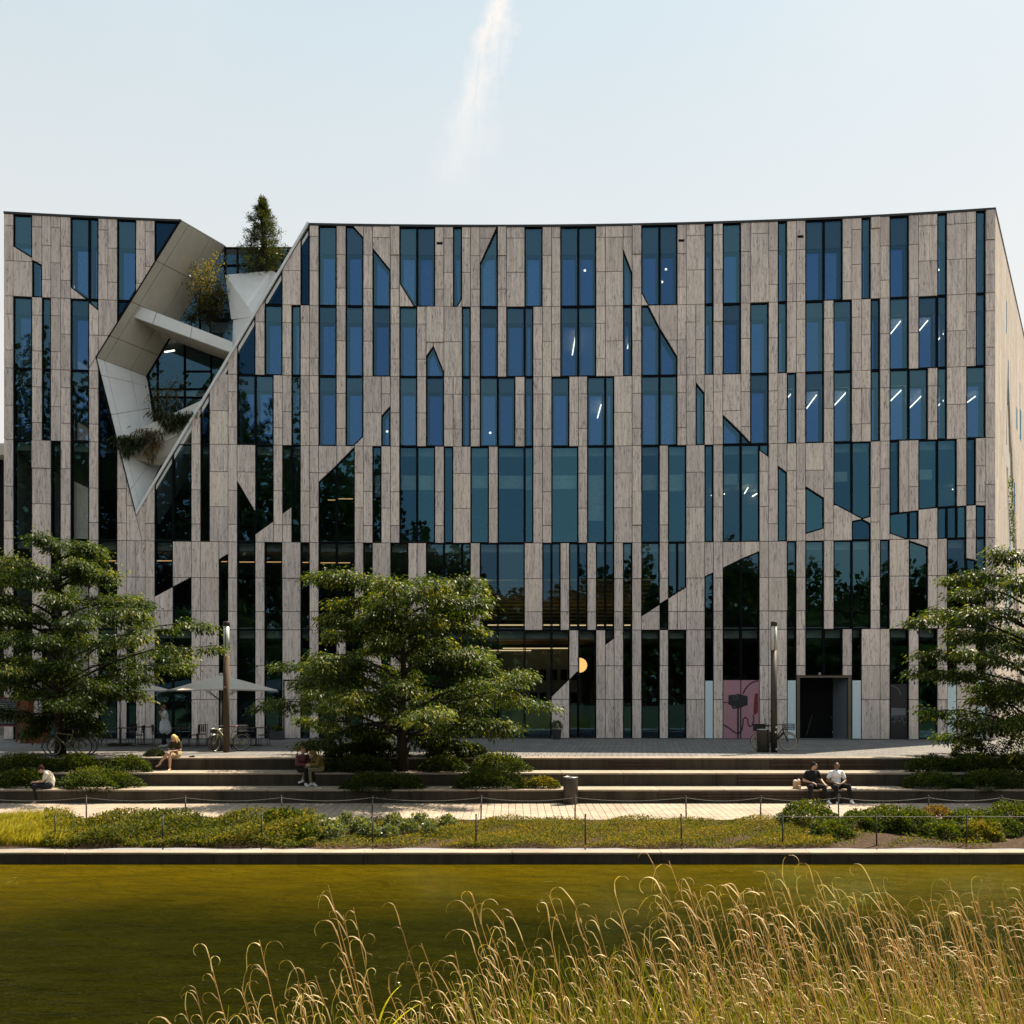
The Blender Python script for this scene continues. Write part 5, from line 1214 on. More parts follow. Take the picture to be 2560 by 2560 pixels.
def person(loc, yaw, J, label, skin, top, bottom, shoe, hair, hairstyle, group=None, sleeves='short', legs='long', glasses=None, female=False, hair_c=None, extra=None):
    root = tag(empty('person', loc, yaw), label, 'person', group); j = {k: Vector(v) for k, v in {**SIT, **J}.items()}
    fd = j['face'].normalized(); H = j['head']; sd = fd.cross(Vector((0, 0, 1))).normalized(); up = sd.cross(fd).normalized()
    Mh = Matrix((sd, -fd, up)).transposed()
    b_ = MB(); s = .93 if female else 1.0
    caps(b_, j['pelvis'], j['waist'], .135 * s, .115 * s); caps(b_, j['waist'], j['chest'], .115 * s, .135 * s); caps(b_, j['chest'], (j['shL'] + j['shR']) / 2, .135 * s, .085)
    caps(b_, j['shL'], j['shR'], .052 * s, .052 * s); caps(b_, (j['shL'] + j['shR']) / 2, j['neck'], .065, .055 * s); caps(b_, j['neck'], H - up * .03, .052 * s, .05)
    b_.ball(H, (.076, .094, .108), 14, 10, M=Mh); b_.ball(H + fd * .045 - up * .065, (.050, .045, .045), 10, 7, M=Mh); caps(b_, H + fd * .09 - up * .005, H + fd * .108 - up * .028, .011, .016, 6)
    for q in (-1, 1): b_.ball(H + sd * .077 * q - up * .01, (.012, .022, .032), 8, 6, M=Mh)
    for S in 'LR':
        q = -1 if S == 'L' else 1
        caps(b_, j['sh' + S] - Vector((0, 0, .012)), j['el' + S], .050 * s, .042 * s); caps(b_, j['el' + S], j['wr' + S], .040 * s, .027 * s)
        d = j.get('hd' + S); d = (Vector(d) if d is not None else (j['wr' + S] - j['el' + S])).normalized()
        w = j['wr' + S]; side = d.cross(Vector((0, 0, 1))); side = side.normalized() if side.length > .1 else Vector((1, 0, 0)); dn = side.cross(d).normalized()
        if dn.z > 0: dn = -dn
        pe = w + d * .085; caps(b_, w, pe, .026, .030)
        for fi, (o_, L) in enumerate(((-.027, .070), (-.009, .082), (.009, .076), (.027, .058))):
            a = pe + side * o_; m1 = a + (d * .8 + dn * .45).normalized() * L * .55; m2 = m1 + (d * .3 + dn * .95).normalized() * L * .5; caps(b_, a, m1, .0105, .0095, 6); caps(b_, m1, m2, .0095, .0085, 6)
        inn = side * (-1 if (side.x * q) > 0 else 1); t0 = w + d * .03 + inn * .022; t1 = t0 + (d * .6 + inn * .8).normalized() * .045; caps(b_, t0, t1, .013, .0105, 6); caps(b_, t1, t1 + (d + dn * .4).normalized() * .032, .0105, .009, 6)
        caps(b_, j['hi' + S], j['kn' + S], .085 * s, .058 * s); caps(b_, j['kn' + S], j['an' + S], .056 * s, .036 * s); caps(b_, j['kn' + S].lerp(j['an' + S], .3) + Vector((0, .012, 0)), j['an' + S], .058 * s, .034)
        td = j.get('td' + S); td = Vector(td) if td is not None else Vector((q * .2, -1, -.25)); td.normalize(); an = j['an' + S]
        caps(b_, an + Vector((0, 0, -.045)) - td * .03, an + Vector((0, 0, -.055)) + td * .13, .036, .026)
    fused('body', b_, skin, root, .010)
    t_ = MB(); g = .016
    caps(t_, j['pelvis'] + Vector((0, 0, .02)), j['waist'], .142 * s + g, .122 * s + g); caps(t_, j['waist'], j['chest'], .122 * s + g, .140 * s + g); caps(t_, j['chest'], (j['shL'] + j['shR']) / 2, .138 * s + g, .085 + g); caps(t_, j['shL'] + Vector((.02, 0, -.01)), j['shR'] - Vector((.02, 0, .01)), .060 * s + g, .060 * s + g)
    caps(t_, (j['shL'] + j['shR']) / 2, j['neck'].lerp((j['shL'] + j['shR']) / 2, .6), .07 + g, .062 + g)
    for S in 'LR':
        e = j['sh' + S].lerp(j['el' + S], .62 if sleeves == 'short' else 1); caps(t_, j['sh' + S] - Vector((0, 0, .010)), e, .054 * s + g, .050 * s + g)
        if sleeves == 'long': caps(t_, j['el' + S], j['el' + S].lerp(j['wr' + S], .92), .046 * s + g, .034 + g)
    if extra == 'tunic': caps(t_, j['pelvis'], j['pelvis'] + Vector((0.01, .02, -.22)), .20, .235)
    if extra == 'open': pass
    fused('shirt', t_, top, root, .013)
    l_ = MB(); hr = (.105 if extra == 'tunic' else .125) * s; caps(l_, j['hiL'] + Vector((.02, .02, .02)), j['hiR'] + Vector((-.02, .02, .02)), hr, hr)
    for S in 'LR':
        e = j['kn' + S] if legs == 'long' else j['hi' + S].lerp(j['kn' + S], .7); caps(l_, j['hi' + S], e, .088 * s + g, (.062 if legs == 'long' else .078) * s + g)
        if legs == 'long': caps(l_, j['kn' + S], j['kn' + S].lerp(j['an' + S], .88), .060 * s + g, .048 + g * .7)
    fused('trousers' if legs == 'long' else 'shorts', l_, bottom, root, .013)
    if shoe is not None:
        for S in 'LR':
            q = -1 if S == 'L' else 1; td = j.get('td' + S); td = Vector(td) if td is not None else Vector((q * .2, -1, -.25)); td.normalize(); an = j['an' + S]
            h_ = MB(); caps(h_, an + Vector((0, 0, -.045)) - td * .035, an + Vector((0, 0, -.055)) + td * .14, .047, .036); caps(h_, an + Vector((0, 0, .02)), an + Vector((0, 0, -.04)), .045, .045); fused('shoe', h_, shoe, root, .012)
    if hair is not None:
        h_ = MB()
        if hairstyle == 'short': h_.ball(H + up * .022 - fd * .014, (.083, .098, .102), 12, 9, M=Mh); cut = True
        elif hairstyle == 'shaved': h_.ball(H + up * .012 - fd * .012, (.0775, .094, .1025), 12, 9, M=Mh)
        else:
            h_.ball(H + up * .020 - fd * .016, (.088, .104, .106), 12, 9, M=Mh)
            if hairstyle == 'bun': h_.ball(H + up * .10 - fd * .06, .048, 10, 8)
            if hairstyle == 'long':
                for q in (-1, 0, 1): caps(h_, H - fd * .06 + sd * .06 * q, H - fd * .07 + sd * .085 * q - up * .24, .05, .04)
                for q in (-1, 1): caps(h_, H + sd * .08 * q + up * .02, H + sd * .09 * q + fd * .015 - up * .22, .028, .022)
        o = fused('hair', h_, hair, root, .013, 2)
    if glasses:
        h_ = MB(); off = up * (.10 if glasses == 'up' else .012); f2 = fd * (.055 if glasses == 'up' else .088)
        for q in (-1, 1): h_.ball(H + f2 + off + sd * .034 * q, (.029, .010, .021), 10, 6, M=Mh)
        h_.tube([H + f2 + off - sd * .02, H + f2 + off + sd * .02], .005, 5)
        for q in (-1, 1): h_.tube([H + f2 + off + sd * .06 * q, H + off + sd * .082 * q - fd * .01], .005, 5)
        h_.build('sunglasses', BLACK, root, True)
    else:
        for q in (-1, 1):
            h_ = MB(); h_.ball(H + fd * .086 + sd * .031 * q + up * .012, .012, 8, 6); h_.build('eye', BLACK, root, True)
    return root
BLACKCLOTH = cloth('black_cloth', (.012, .012, .014)); WHITECLOTH = cloth('white_cloth', (.72, .72, .76)); NAVY = cloth('navy_cloth', (.016, .018, .026)); CREAM = cloth('cream_cloth', (.60, .55, .47))
KHAKI = cloth('khaki_cloth', (.21, .18, .11)); OLIVEDARK = cloth('dark_olive_cloth', (.045, .036, .018)); WINE = cloth('wine_cloth', (.13, .045, .05)); MUSTARD = cloth('mustard_cloth', (.16, .115, .03)); PALEBLUE = cloth('pale_blue_cloth', (.66, .74, .84))
BEIGE = cloth('beige_cloth', (.36, .27, .16)); WHITESHOE = cloth('white_shoe', (.66, .66, .66)); BROWNHAIR = cloth('brown_hair', (.035, .014, .010)); BLACKHAIR = cloth('black_hair', (.012, .009, .008)); BLONDE = cloth('blonde_hair', (.60, .42, .18)); GREYHAIR = cloth('grey_blond_hair', (.20, .14, .08)); DARKBLOND = cloth('dark_blond_hair', (.17, .11, .035))
def seat_at(px, edge_y, z, back=.22): return ((px - 1280) * (edge_y + back) / FPX, edge_y + back, z)
gm = 'people sitting on the steps'
person(seat_at(2031, T3, Z3), R(4), dict(head=(.03, -.05, .73), face=(.95, -.45, -.02), knL=(-.20, -.40, .10), anL=(-.24, -.40, -.31), knR=(.20, -.40, .10), anR=(.33, -.45, -.32), elL=(-.27, .02, .27), wrL=(-.06, -.22, .20), hdL=(.9, -.5, -.5), elR=(.27, -.02, .28), wrR=(.27, -.30, .17), hdR=(.4, -.7, -.45)),
       'person in black shirt and trousers with sunglasses, looking sideways beside the paper bag', SKIN, BLACKCLOTH, BLACKCLOTH, WHITESHOE, BLACKHAIR, 'short', gm, glasses='on')
person(seat_at(2091, T3, Z3), 0, dict(face=(-.12, -1, -.04), knL=(-.15, -.42, .10), anL=(-.13, -.43, -.31), knR=(.24, -.40, .12), anR=(.31, -.47, -.31), elL=(-.29, -.02, .27), wrL=(-.09, -.27, .19), hdL=(.95, -.2, -.3), elR=(.28, -.02, .27), wrR=(.10, -.27, .20), hdR=(-.95, -.2, -.3)),
       'person with shaved head in white t-shirt and black trousers, hands clasped', SKIN_DARK, WHITECLOTH, BLACKCLOTH, WHITESHOE, BLACKHAIR, 'shaved', gm, glasses=None)
person(seat_at(441, PLAZA_EDGE, 0.0, .2), R(-18), dict(waist=(0, .05, .28), chest=(0, 0, .42), neck=(0, -.07, .54), head=(0, -.14, .655), shL=(-.165, -.03, .49), shR=(.165, -.03, .49), elL=(-.21, -.10, .25), elR=(.22, -.08, .25), wrL=(-.06, -.30, .22), wrR=(.06, -.30, .22), hdL=(.6, -.8, 0), hdR=(-.6, -.8, 0),
       knL=(-.02, -.42, .16), anL=(-.24, -.55, -.16), knR=(.05, -.42, .09), anR=(.04, -.40, -.33), tdL=(-.5, -.8, -.5), face=(-.15, -1, -.55)),
       'blonde person in dark top and beige shorts with crossed bare legs on the plaza edge', SKIN, OLIVEDARK, BEIGE, None, BLONDE, 'long', gm, legs='short', female=True)
person(seat_at(122, T3, Z3, .25), R(-68), dict(waist=(0, .06, .27), chest=(0, -.02, .42), neck=(0, -.13, .53), head=(0, -.22, .62), shL=(-.16, -.06, .49), shR=(.16, -.06, .49), elL=(-.20, -.15, .26), elR=(.20, -.15, .26), wrL=(-.06, -.37, .22), wrR=(.06, -.37, .22), hdL=(.4, -.9, .1), hdR=(-.4, -.9, .1),
       knL=(-.10, -.42, .13), anL=(-.14, -.46, -.27), knR=(.10, -.40, .11), anR=(.10, -.33, -.33), face=(0, -1, -.75)),
       'person in cream shirt with brown hair bun, bent over a phone, far left', SKIN_PALE, CREAM, NAVY, None, BROWNHAIR, 'bun', gm, sleeves='short', female=True)
person(seat_at(756, T2, Z2), R(42), dict(head=(0, -.05, .73), face=(.2, -1, -.1), knL=(-.10, -.42, .10), anL=(-.10, -.40, -.32), knR=(.10, -.42, .10), anR=(.14, -.48, -.32), wrL=(-.05, -.27, .25), wrR=(.08, -.32, .27), elL=(-.23, -.06, .28), elR=(.23, -.06, .28)),
       'person in a wine-red shirt with glasses pushed up, sitting in the tree shade', SKIN, WINE, BLACKCLOTH, WHITESHOE, DARKBLOND, 'short', gm, sleeves='long', glasses='up')
person(seat_at(799, T2, Z2), R(-52), dict(waist=(0, .04, .28), chest=(0, -.06, .42), neck=(0, -.15, .52), head=(0, -.24, .61), shL=(-.17, -.10, .49), shR=(.17, -.10, .49), elL=(-.2, -.2, .26), elR=(.2, -.2, .26), wrL=(-.05, -.36, .26), wrR=(.05, -.36, .28), knL=(-.08, -.43, .17), anL=(-.12, -.52, -.22), knR=(.10, -.42, .10), anR=(.10, -.36, -.32), face=(-.1, -1, -.5)),
       'long-haired person in mustard cardigan and khaki trousers leaning forward in the shade', SKIN, MUSTARD, KHAKI, WHITESHOE, DARKBLOND, 'long', gm, sleeves='long', female=True)
d = ground_d(1868, 0)
person(((412 - 1280) * d / FPX, d, .855), R(-62), dict(pelvis=(0, 0, .08), waist=(0, .01, .27), chest=(0, -.01, .43), neck=(0, -.02, .585), head=(0, -.05, .725), shL=(-.17, 0, .53), shR=(.17, 0, .53), elL=(-.22, .03, .26), wrL=(-.21, -.05, .02), hdL=(0, -.2, -1), elR=(.19, -.10, .31), wrR=(.08, -.20, .50), hdR=(-.45, .25, .85),
       hiL=(-.09, 0, .05), hiR=(.09, 0, .05), knL=(-.10, -.06, -.37), anL=(-.10, .06, -.75), knR=(.10, -.03, -.38), anR=(.10, -.10, -.76), tdL=(-.1, -1, -.1), tdR=(.1, -1, -.1), face=(0, -1, -.1)),
       'standing person in a long pale blue blouse and sunglasses, one hand raised to the mouth', SKIN, PALEBLUE, NAVY, WHITESHOE, GREYHAIR, 'short', None, glasses='on', female=True, extra='tunic')
# small things people carry
def px_loc(px, d, z): return ((px - 1280) * d / FPX, d, z)
r_ = tag(empty('paper_bag', px_loc(1992, T3 + .25, Z3)), 'brown paper bag with crumpled top beside the person in black', 'bag')
m = MB(); m.prism([(-.11, -.06, 0), (.11, -.06, 0), (.11, .06, 0), (-.11, .06, 0)], [(-.12, -.05, .22), (.10, -.06, .25), (.12, .05, .21), (-.10, .06, .24)]); m.build('bag_body', plain('kraft_paper', (.42, .27, .14), .9), r_)
m = MB(); m.ball((-.05, 0, .24), (.06, .05, .05), 8, 6); m.ball((.06, .01, .25), (.05, .04, .06), 8, 6); m.build('paper_wrap', plain('white_paper', (.75, .70, .66), .9), r_)
m = MB(); m.prism([(-.03, -.03, 0), (.03, -.03, 0), (.03, .03, 0), (-.03, .03, 0)], [(-.04, -.04, .12), (.04, -.04, .12), (.04, .04, .12), (-.04, .04, .12)]); o = m.build('paper_cup', plain('tan_paper', (.55, .42, .28), .9)); o.location = px_loc(1999, T3 + .12, Z3); tag(o, 'small tan paper cup next to the brown paper bag', 'cup')
m = MB(); m.box((0, 0, .02), (.26, .16, .035)); m.ball((.02, 0, .045), (.10, .06, .025), 10, 6); o = m.build('takeaway_box', plain('white_card', (.70, .70, .66), .8)); o.location = px_loc(2128, T3 + .22, Z3); tag(o, 'flat white takeaway box right of the person in white t-shirt', 'box')
m = MB(); m.ball((0, 0, .17), (.13, .09, .17), 12, 8); m.tube([(-.05, 0, .33), (0, 0, .37), (.05, 0, .33)], .012, 6); o = m.build('backpack', BLACKCLOTH); o.location = px_loc(2093, T3 - .22, PATH_Z); tag(o, 'small dark backpack between the feet of the person in white t-shirt', 'bag')
m = MB(); m.box((0, 0, .02), (.16, .09, .04)); m.ball((.03, 0, .04), (.05, .035, .02), 8, 6); o = m.build('wallet_pouch', BLACKCLOTH); o.location = px_loc(480, PLAZA_EDGE + .25, 0); tag(o, 'small black pouch on the plaza edge beside the blonde person', 'pouch')
def phone(px, d, z, yaw, lab):
    m = MB(); m.box((0, 0, 0), (.075, .15, .009)); o = m.build('phone', BLACK); o.location = px_loc(px, d, z); o.rotation_euler = (R(25), 0, yaw); tag(o, lab, 'phone')
phone(87, T3 + .15, Z3 + .30, R(-68), 'phone held by the person in the cream shirt'); phone(433, PLAZA_EDGE - .16, .30, R(-18), 'phone held by the blonde person')

# ------------------------------------------------------------------ bicycles
def bicycle(loc, yaw, lean, label, frame_mat, style='diamond', tyre_mat=None, wr=.335, steer=0.0, rim_mat=None):
    """length along x, front wheel at -x"""
    root = tag(empty('bicycle', loc, yaw), label, 'bicycle', 'bicycles parked on the plaza'); root.rotation_euler = (lean, 0, yaw)
    wb = 1.05; fx, rx = -wb / 2, wb / 2; tm = tyre_mat or BLACK
    def P(n, mb, mat, smooth=True, par=None): return mb.build(n, mat, par or root, smooth)
    head_t, head_b, bb, seat_t = Vector((fx + .20, 0, .86)), Vector((fx + .15, 0, .70)), Vector((.05, 0, .28)), Vector((.19, 0, .78))
    Mst = Matrix.Translation(head_b) @ Matrix.Rotation(steer, 4, 'Z') @ Matrix.Translation(-head_b)
    for nm, cx in (('front', fx), ('rear', rx)):
        def place(o):
            if nm == 'front': o.matrix_local = Mst
            return o
        m = MB(); m.torus((cx, 0, wr), wr - .024, .030 if style == 'cargo' else .022, n=30, k=8); w = place(P('wheel', m, tm))
        m = MB(); m.torus((cx, 0, wr), wr - .045, .010, n=30, k=6); r2_ = m.build('rim', rim_mat or STEEL, w, True)
        m = MB()
        for i in range(18):
            a = 2 * math.pi * i / 18; m.tube([(cx, .03 * (-1) ** i, wr), (cx + math.cos(a) * (wr - .05), 0, wr + math.sin(a) * (wr - .05))], .0022, 3, cap=False)
        m.tube([(cx, -.05, wr), (cx, .05, wr)], .022, 8); m.build('spokes', STEEL, w)
        m = MB(); m.torus((cx, 0, wr), wr + .025, .012, n=20, k=5, a0=R(-10) if nm == 'rear' else R(20), a1=R(170) if nm == 'rear' else R(190)); place(P('mudguard', m, BLACK))
    m = MB()
    if style == 'diamond': m.tube([head_t + Vector((0, 0, -.06)), seat_t + Vector((-.01, 0, -.05))], .021, 8); m.tube([head_b, bb], .025, 8)
    else: m.tube([head_t + Vector((0, 0, -.05)), (fx + .42, 0, .52), (.14, 0, .47)], .022, 8); m.tube([head_b, bb], .042 if style == 'cargo' else .028, 8)
    m.tube([bb, seat_t], .020, 8); m.tube([head_b, head_t], .024, 8)
    for q in (-1, 1): m.tube([bb + Vector((0, .03 * q, 0)), (rx, .06 * q, wr)], .012, 6); m.tube([seat_t + Vector((0, .02 * q, -.12)), (rx, .06 * q, wr)], .011, 6)
    P('frame', m, frame_mat)
    m = MB()
    for q in (-1, 1): m.tube([head_b, head_b + Vector((-.01, .05 * q, -.05)), (fx, .055 * q, wr)], .014, 6)
    o = P('fork', m, frame_mat if style != 'cargo' else BLACK); o.matrix_local = Mst
    m = MB(); m.tube([head_t, head_t + Vector((.0, 0, .10))], .016, 6); m.tube([head_t + Vector((.16, -.30, .12)), head_t + Vector((.02, -.22, .12)), head_t + Vector((-.03, 0, .10)), head_t + Vector((.02, .22, .12)), head_t + Vector((.16, .30, .12))], .013, 6)
    o = P('handlebar', m, BLACK if style != 'step' else STEEL); o.matrix_local = Mst
    m = MB(); m.tube([seat_t, seat_t + Vector((.04, 0, .14))], .014, 6); P('seatpost', m, STEEL)
    m = MB(); m.ball(seat_t + Vector((.08, 0, .16)), (.13, .075, .035), 10, 6); m.ball(seat_t + Vector((-.04, 0, .16)), (.09, .03, .025), 8, 6); P('saddle', m, plain('saddle_red', (.10, .02, .015), .5) if style == 'step' else BLACK)
    m = MB(); m.torus(bb, .09, .007, n=20, k=5); m.tube([bb + Vector((0, -.08, 0)), bb + Vector((.10, -.08, -.13))], .010, 5); m.tube([bb + Vector((0, .08, 0)), bb + Vector((-.10, .08, .13))], .010, 5); m.box(bb + Vector((.10, -.12, -.13)), (.09, .08, .02)); m.box(bb + Vector((-.10, .12, .13)), (.09, .08, .02)); P('crank', m, BLACK)
    if style in ('step', 'cargo'):
        m = MB()
        for q in (-1, 1): m.tube([(rx - .28, .06 * q, .74), (rx + .22, .06 * q, .74)], .008, 5); m.tube([(rx, .07 * q, wr), (rx + .05, .06 * q, .74)], .007, 5)
        for i in range(4): m.tube([(rx - .25 + .15 * i, -.06, .74), (rx - .25 + .15 * i, .06, .74)], .006, 5)
        P('carrier', m, BLACK)
        def basket(cx, cz, n):
            m = MB()
            for z in (0, .07, .14, .21): m.tube([(cx - .17, -.13, cz + z), (cx + .17, -.13, cz + z), (cx + .17, .13, cz + z), (cx - .17, .13, cz + z), (cx - .17, -.13, cz + z)], .008, 4)
            for i in range(7):
                for q in (-1, 1): m.tube([(cx - .17 + .34 * i / 6, .13 * q, cz), (cx - .17 + .34 * i / 6, .13 * q, cz + .21)], .006, 4)
            for i in range(5):
                for q in (-1, 1): m.tube([(cx + .17 * q, -.13 + .26 * i / 4, cz), (cx + .17 * q, -.13 + .26 * i / 4, cz + .21)], .006, 4)
            m.box((cx, 0, cz), (.34, .26, .02)); return P(n, m, BLACK, False)
        basket(rx + .02, .76, 'rear_basket')
        if style == 'cargo':
            o = basket(fx - .05, .80, 'front_basket'); o.matrix_local = Mst
            m = MB(); m.box((rx + .02, 0, .88), (.40, .30, .26)); P('pannier', m, BLACK, False); m = MB(); m.box((.10, 0, .50), (.10, .08, .42)); P('battery', m, BLACK, False)
    if style == 'step':
        m = MB(); m.tube([(fx + .02, -.16, .66), (fx + .02, .16, .66), (fx - .22, .16, .68), (fx - .22, -.16, .68), (fx + .02, -.16, .66)], .010, 5); o = P('front_carrier', m, STEEL); o.matrix_local = Mst
        m = MB(); m.tube([bb + Vector((.02, -.05, -.02)), bb + Vector((.05, -.20, -.27))], .010, 5); P('kickstand', m, STEEL)
    return root
OLIVE = plain('olive_frame', (.12, .115, .045), .4); SAGE = plain('sage_frame', (.26, .26, .12), .35); TAN = plain('tan_tyre', (.42, .34, .22), .7)
def bikeloc(px, y): d = ground_d(y, 0.0); return ((px - 1280) * d / FPX, d, 0.0)
bicycle(bikeloc(169, 1891), 0, R(4), 'olive diamond-frame bicycle leaning against the left-hand tree', OLIVE, 'diamond')
bicycle(bikeloc(180, 1889), R(3), R(-3), 'black bicycle half hidden right behind the olive one', BLACK, 'diamond')
bicycle(bikeloc(568, 1879), R(28), R(5), 'pale green step-through bicycle with carriers beside the left lamp post', SAGE, 'step', steer=R(35))
bicycle(bikeloc(1935, 1877), R(180), R(2), 'black bicycle with tan tyres and baskets behind the right lamp post', BLACK, 'cargo', TAN)

# ------------------------------------------------------------------ street furniture
def bin_(px, y, z, label, h=.84, r=.225):
    d = ground_d(y, z) + r; root = tag(empty('rubbish_bin', px_loc(px, d, z)), label, 'bin', 'cylindrical rubbish bins')
    m = MB(); m.lathe((0, 0, 0), [(r * .94, 0), (r, .015), (r, h - .03), (r * .985, h - .02)], 28); m.build('bin_body', DARKMETAL, root, True)
    m = MB(); m.torus((0, 0, 0), r - .005, .014, n=28, k=6); m.v = [(x, z_, y_ + h - .015) for x, y_, z_ in m.v]; m.build('bin_rim', STEEL, root, True)
    m = MB(); m.lathe((0, 0, 0), [(r - .02, h - .06), (.09, h - .05), (.085, h - .14)], 28); m.build('bin_lid', STEEL, root, True)
    m = MB(); m.box((0, -r - .001, h * .55), (.006, .006, h * .8)); m.build('door_seam', BLACK, root); return root
bin_(1426.5, 2012, PATH_Z, 'dark cylindrical rubbish bin standing alone on the lower path')
bin_(1908, 1881, 0, 'dark cylindrical rubbish bin in front of the tan-tyred bicycle')
bin_(541, 1879, 0, 'dark cylindrical rubbish bin behind the front wheel of the pale green bicycle')
RUSTPOST = plain('brown_post', (.085, .06, .04), .8, 0.0, spec=.2)
def lamp(px, y, label, mat):
    d = ground_d(y, 0); root = tag(empty('street_lamp', px_loc(px, d, 0)), label, 'street lamp', 'column lamps on the plaza'); r = .115
    m = MB(); m.lathe((0, 0, 0), [(r, 0), (r, 3.72)], 20); m.build('post', mat, root, True)
    m = MB(); m.lathe((0, 0, 0), [(r * .92, 3.725), (r * .92, 4.60)], 20); m.build('lamp_glass', LAMPGLASS, root, True)
    m = MB(); m.lathe((0, 0, 0), [(.035, 3.73), (.035, 4.58)], 10); [m.tube([(r * math.cos(a), r * math.sin(a), 3.72), (r * math.cos(a), r * math.sin(a), 4.62)], .012, 5) for a in (R(30), R(150), R(270))]; m.build('lamp_bars', DARKMETAL, root)
    m = MB(); m.lathe((0, 0, 0), [(r, 4.605), (r, 4.76), (r * .9, 4.77)], 20); m.build('cap', DARKMETAL, root, True); return root
l1 = lamp(566, 1881, 'tall brown column lamp rising through the cafe parasol at the left', RUSTPOST); l2 = lamp(1935, 1881, 'tall dark column lamp beside the entrance at the right', DARKMETAL)
for (a, z, c, nm) in ((R(-100), 2.38, POSTPINK, 'sticker'),): m = MB(); m.ball((.117 * math.cos(a), .117 * math.sin(a), z), (.045, .008, .045), 12, 8); m.build(nm, c, l1, True)
for (a, z) in ((R(-62), .92), (R(-75), .74), (R(-62), .12)): m = MB(); m.ball((.117 * math.cos(a), .117 * math.sin(a), z), (.035, .010, .035), 12, 8); m.build('sticker', LETTER, l2, True)
# fences along the bed: posts with a sagging cord
def fence(label, posts, ybase, h, sag, zfun, wire_from=0):
    root = tag(empty('cord_fence'), label, 'fence'); tops = []
    for (px, y) in posts:
        d = ybase(px); x = (px - 1280) * d / FPX; z = zfun(d); lean = random.uniform(-.02, .02)
        m = MB(); m.tube([(x, d, z - .12), (x + lean, d, z + h)], .019, 8); m.ball((x + lean, d, z + h + .005), .024, 8, 6); m.build('post', POSTMETAL, root, True); tops.append(Vector((x + lean, d - .02, z + h - .03)))
    for i, (a, c) in enumerate(zip(tops, tops[1:])):
        if i < wire_from: continue
        pts = [a.lerp(c, t) - Vector((0, 0, sag * 4 * t * (1 - t))) for t in np.linspace(0, 1, 13)]
        m = MB(); m.tube(pts, .0085 if sag > .01 else .006, 5, cap=False); m.build('cord', plain('grey_cord', (.09, .09, .08), .7) if 'grey_cord' not in bpy.data.materials else bpy.data.materials['grey_cord'], root, True)
fence('low fence of thin dark posts with a sagging cord along the path edge', [(x, 0) for x in (-60, 216, 465, 705, 930, 1202, 1437, 1716, 1901, 2097, 2322, 2505, 2640)], lambda p: PATH_F - .10, .66, .09, lambda d: bed_z(d))
fence('low fence of thin dark posts along the pond side of the bed', [(x, 0) for x in (-90, 137, 407, 653, 932, 1190, 1463, 1704, 1957, 2192, 2416, 2660)], lambda p: QB + .35, .72, .012, lambda d: bed_z(d), 8)

# ------------------------------------------------------------------ cafe at the left
def parasol(px, d, apex_z, rim_z, size, yaw, label):
    root = tag(empty('parasol', px_loc(px, d, 0), yaw), label, 'parasol', 'grey cafe parasols'); s = size / 2
    cor = [Vector((-s, -s, rim_z)), Vector((s, -s, rim_z)), Vector((s, s, rim_z)), Vector((-s, s, rim_z))]; ap = Vector((0, 0, apex_z)); m = MB()
    for i in range(4):
        a, c = cor[i], cor[(i + 1) % 4]; mid = (a + c) / 2 + Vector((0, 0, .04))
        for p, q in ((a, mid), (mid, c)):
            m.face([p, q, ap]); m.face([p + Vector((0, 0, -.012)), ap + Vector((0, 0, -.012)), q + Vector((0, 0, -.012))])
            m.face([p, p + Vector((0, 0, -.05)), q + Vector((0, 0, -.05)), q])
    m.build('canopy', PARASOL, root)
    m = MB(); m.lathe((0, 0, 0), [(.10, apex_z - .01), (.07, apex_z + .05), (.02, apex_z + .07)], 12); m.build('cap', PARASOL, root, True)
    m = MB(); m.tube([(0, 0, .05), (0, 0, apex_z)], .035, 10); m.build('pole', STEEL, root, True)
    m = MB(); m.box((0, 0, .05), (.8, .8, .1)); m.build('base', DARKMETAL, root)
    for i in range(4):
        for t in (0, .5):
            e = cor[i].lerp(cor[(i + 1) % 4], t) * 1.0; e.z = rim_z + (.04 if t else 0) - .02; m = MB(); m.tube([ap - Vector((0, 0, .05)), e], .012, 5); m.tube([Vector((0, 0, rim_z - .45)), ap.lerp(e, .5) - Vector((0, 0, .03))], .010, 5); m.build('rib', DARKMETAL, root)
    return root
parasol(553, 38.6, 2.90, 2.28, 3.75, R(25), 'large grey parasol in the open behind the brown lamp post')
parasol(300, 39.3, 2.86, 2.26, 3.75, R(14), 'grey parasol half hidden behind the left-hand tree')
CHAIRM = plain('black_chair', (.012, .012, .014), .55); TABLEM = plain('dark_table_top', (.085, .055, .04), .4)
def table(px, d, label):
    root = tag(empty('cafe_table', px_loc(px, d, 0)), label, 'table', 'dark cafe tables'); m = MB(); m.box((0, 0, .735), (.72, .70, .03)); m.build('tabletop', TABLEM, root)
    m = MB(); m.tube([(0, 0, .03), (0, 0, .72)], .03, 8); m.build('leg', CHAIRM, root); m = MB(); m.box((0, 0, .015), (.42, .42, .03)); m.build('base', CHAIRM, root); return root
tspots = [(302, 39.0, 'cafe table with a lit top edge behind the olive bicycle'), (452, 39.0, 'cafe table just right of the standing person'), (640, 39.4, 'cafe table behind the carrier of the pale green bicycle'), (360, 40.2, 'cafe table in deep shade left of the standing person')]
for s_ in tspots: table(*s_)
ch0 = empty('cafe_chair')
for q in (-1, 1):
    for w in (-1, 1): m = MB(); m.tube([(.20 * q, .19 * w, 0), (.18 * q, .17 * w, .45)], .013, 5); m.build('leg', CHAIRM, ch0)
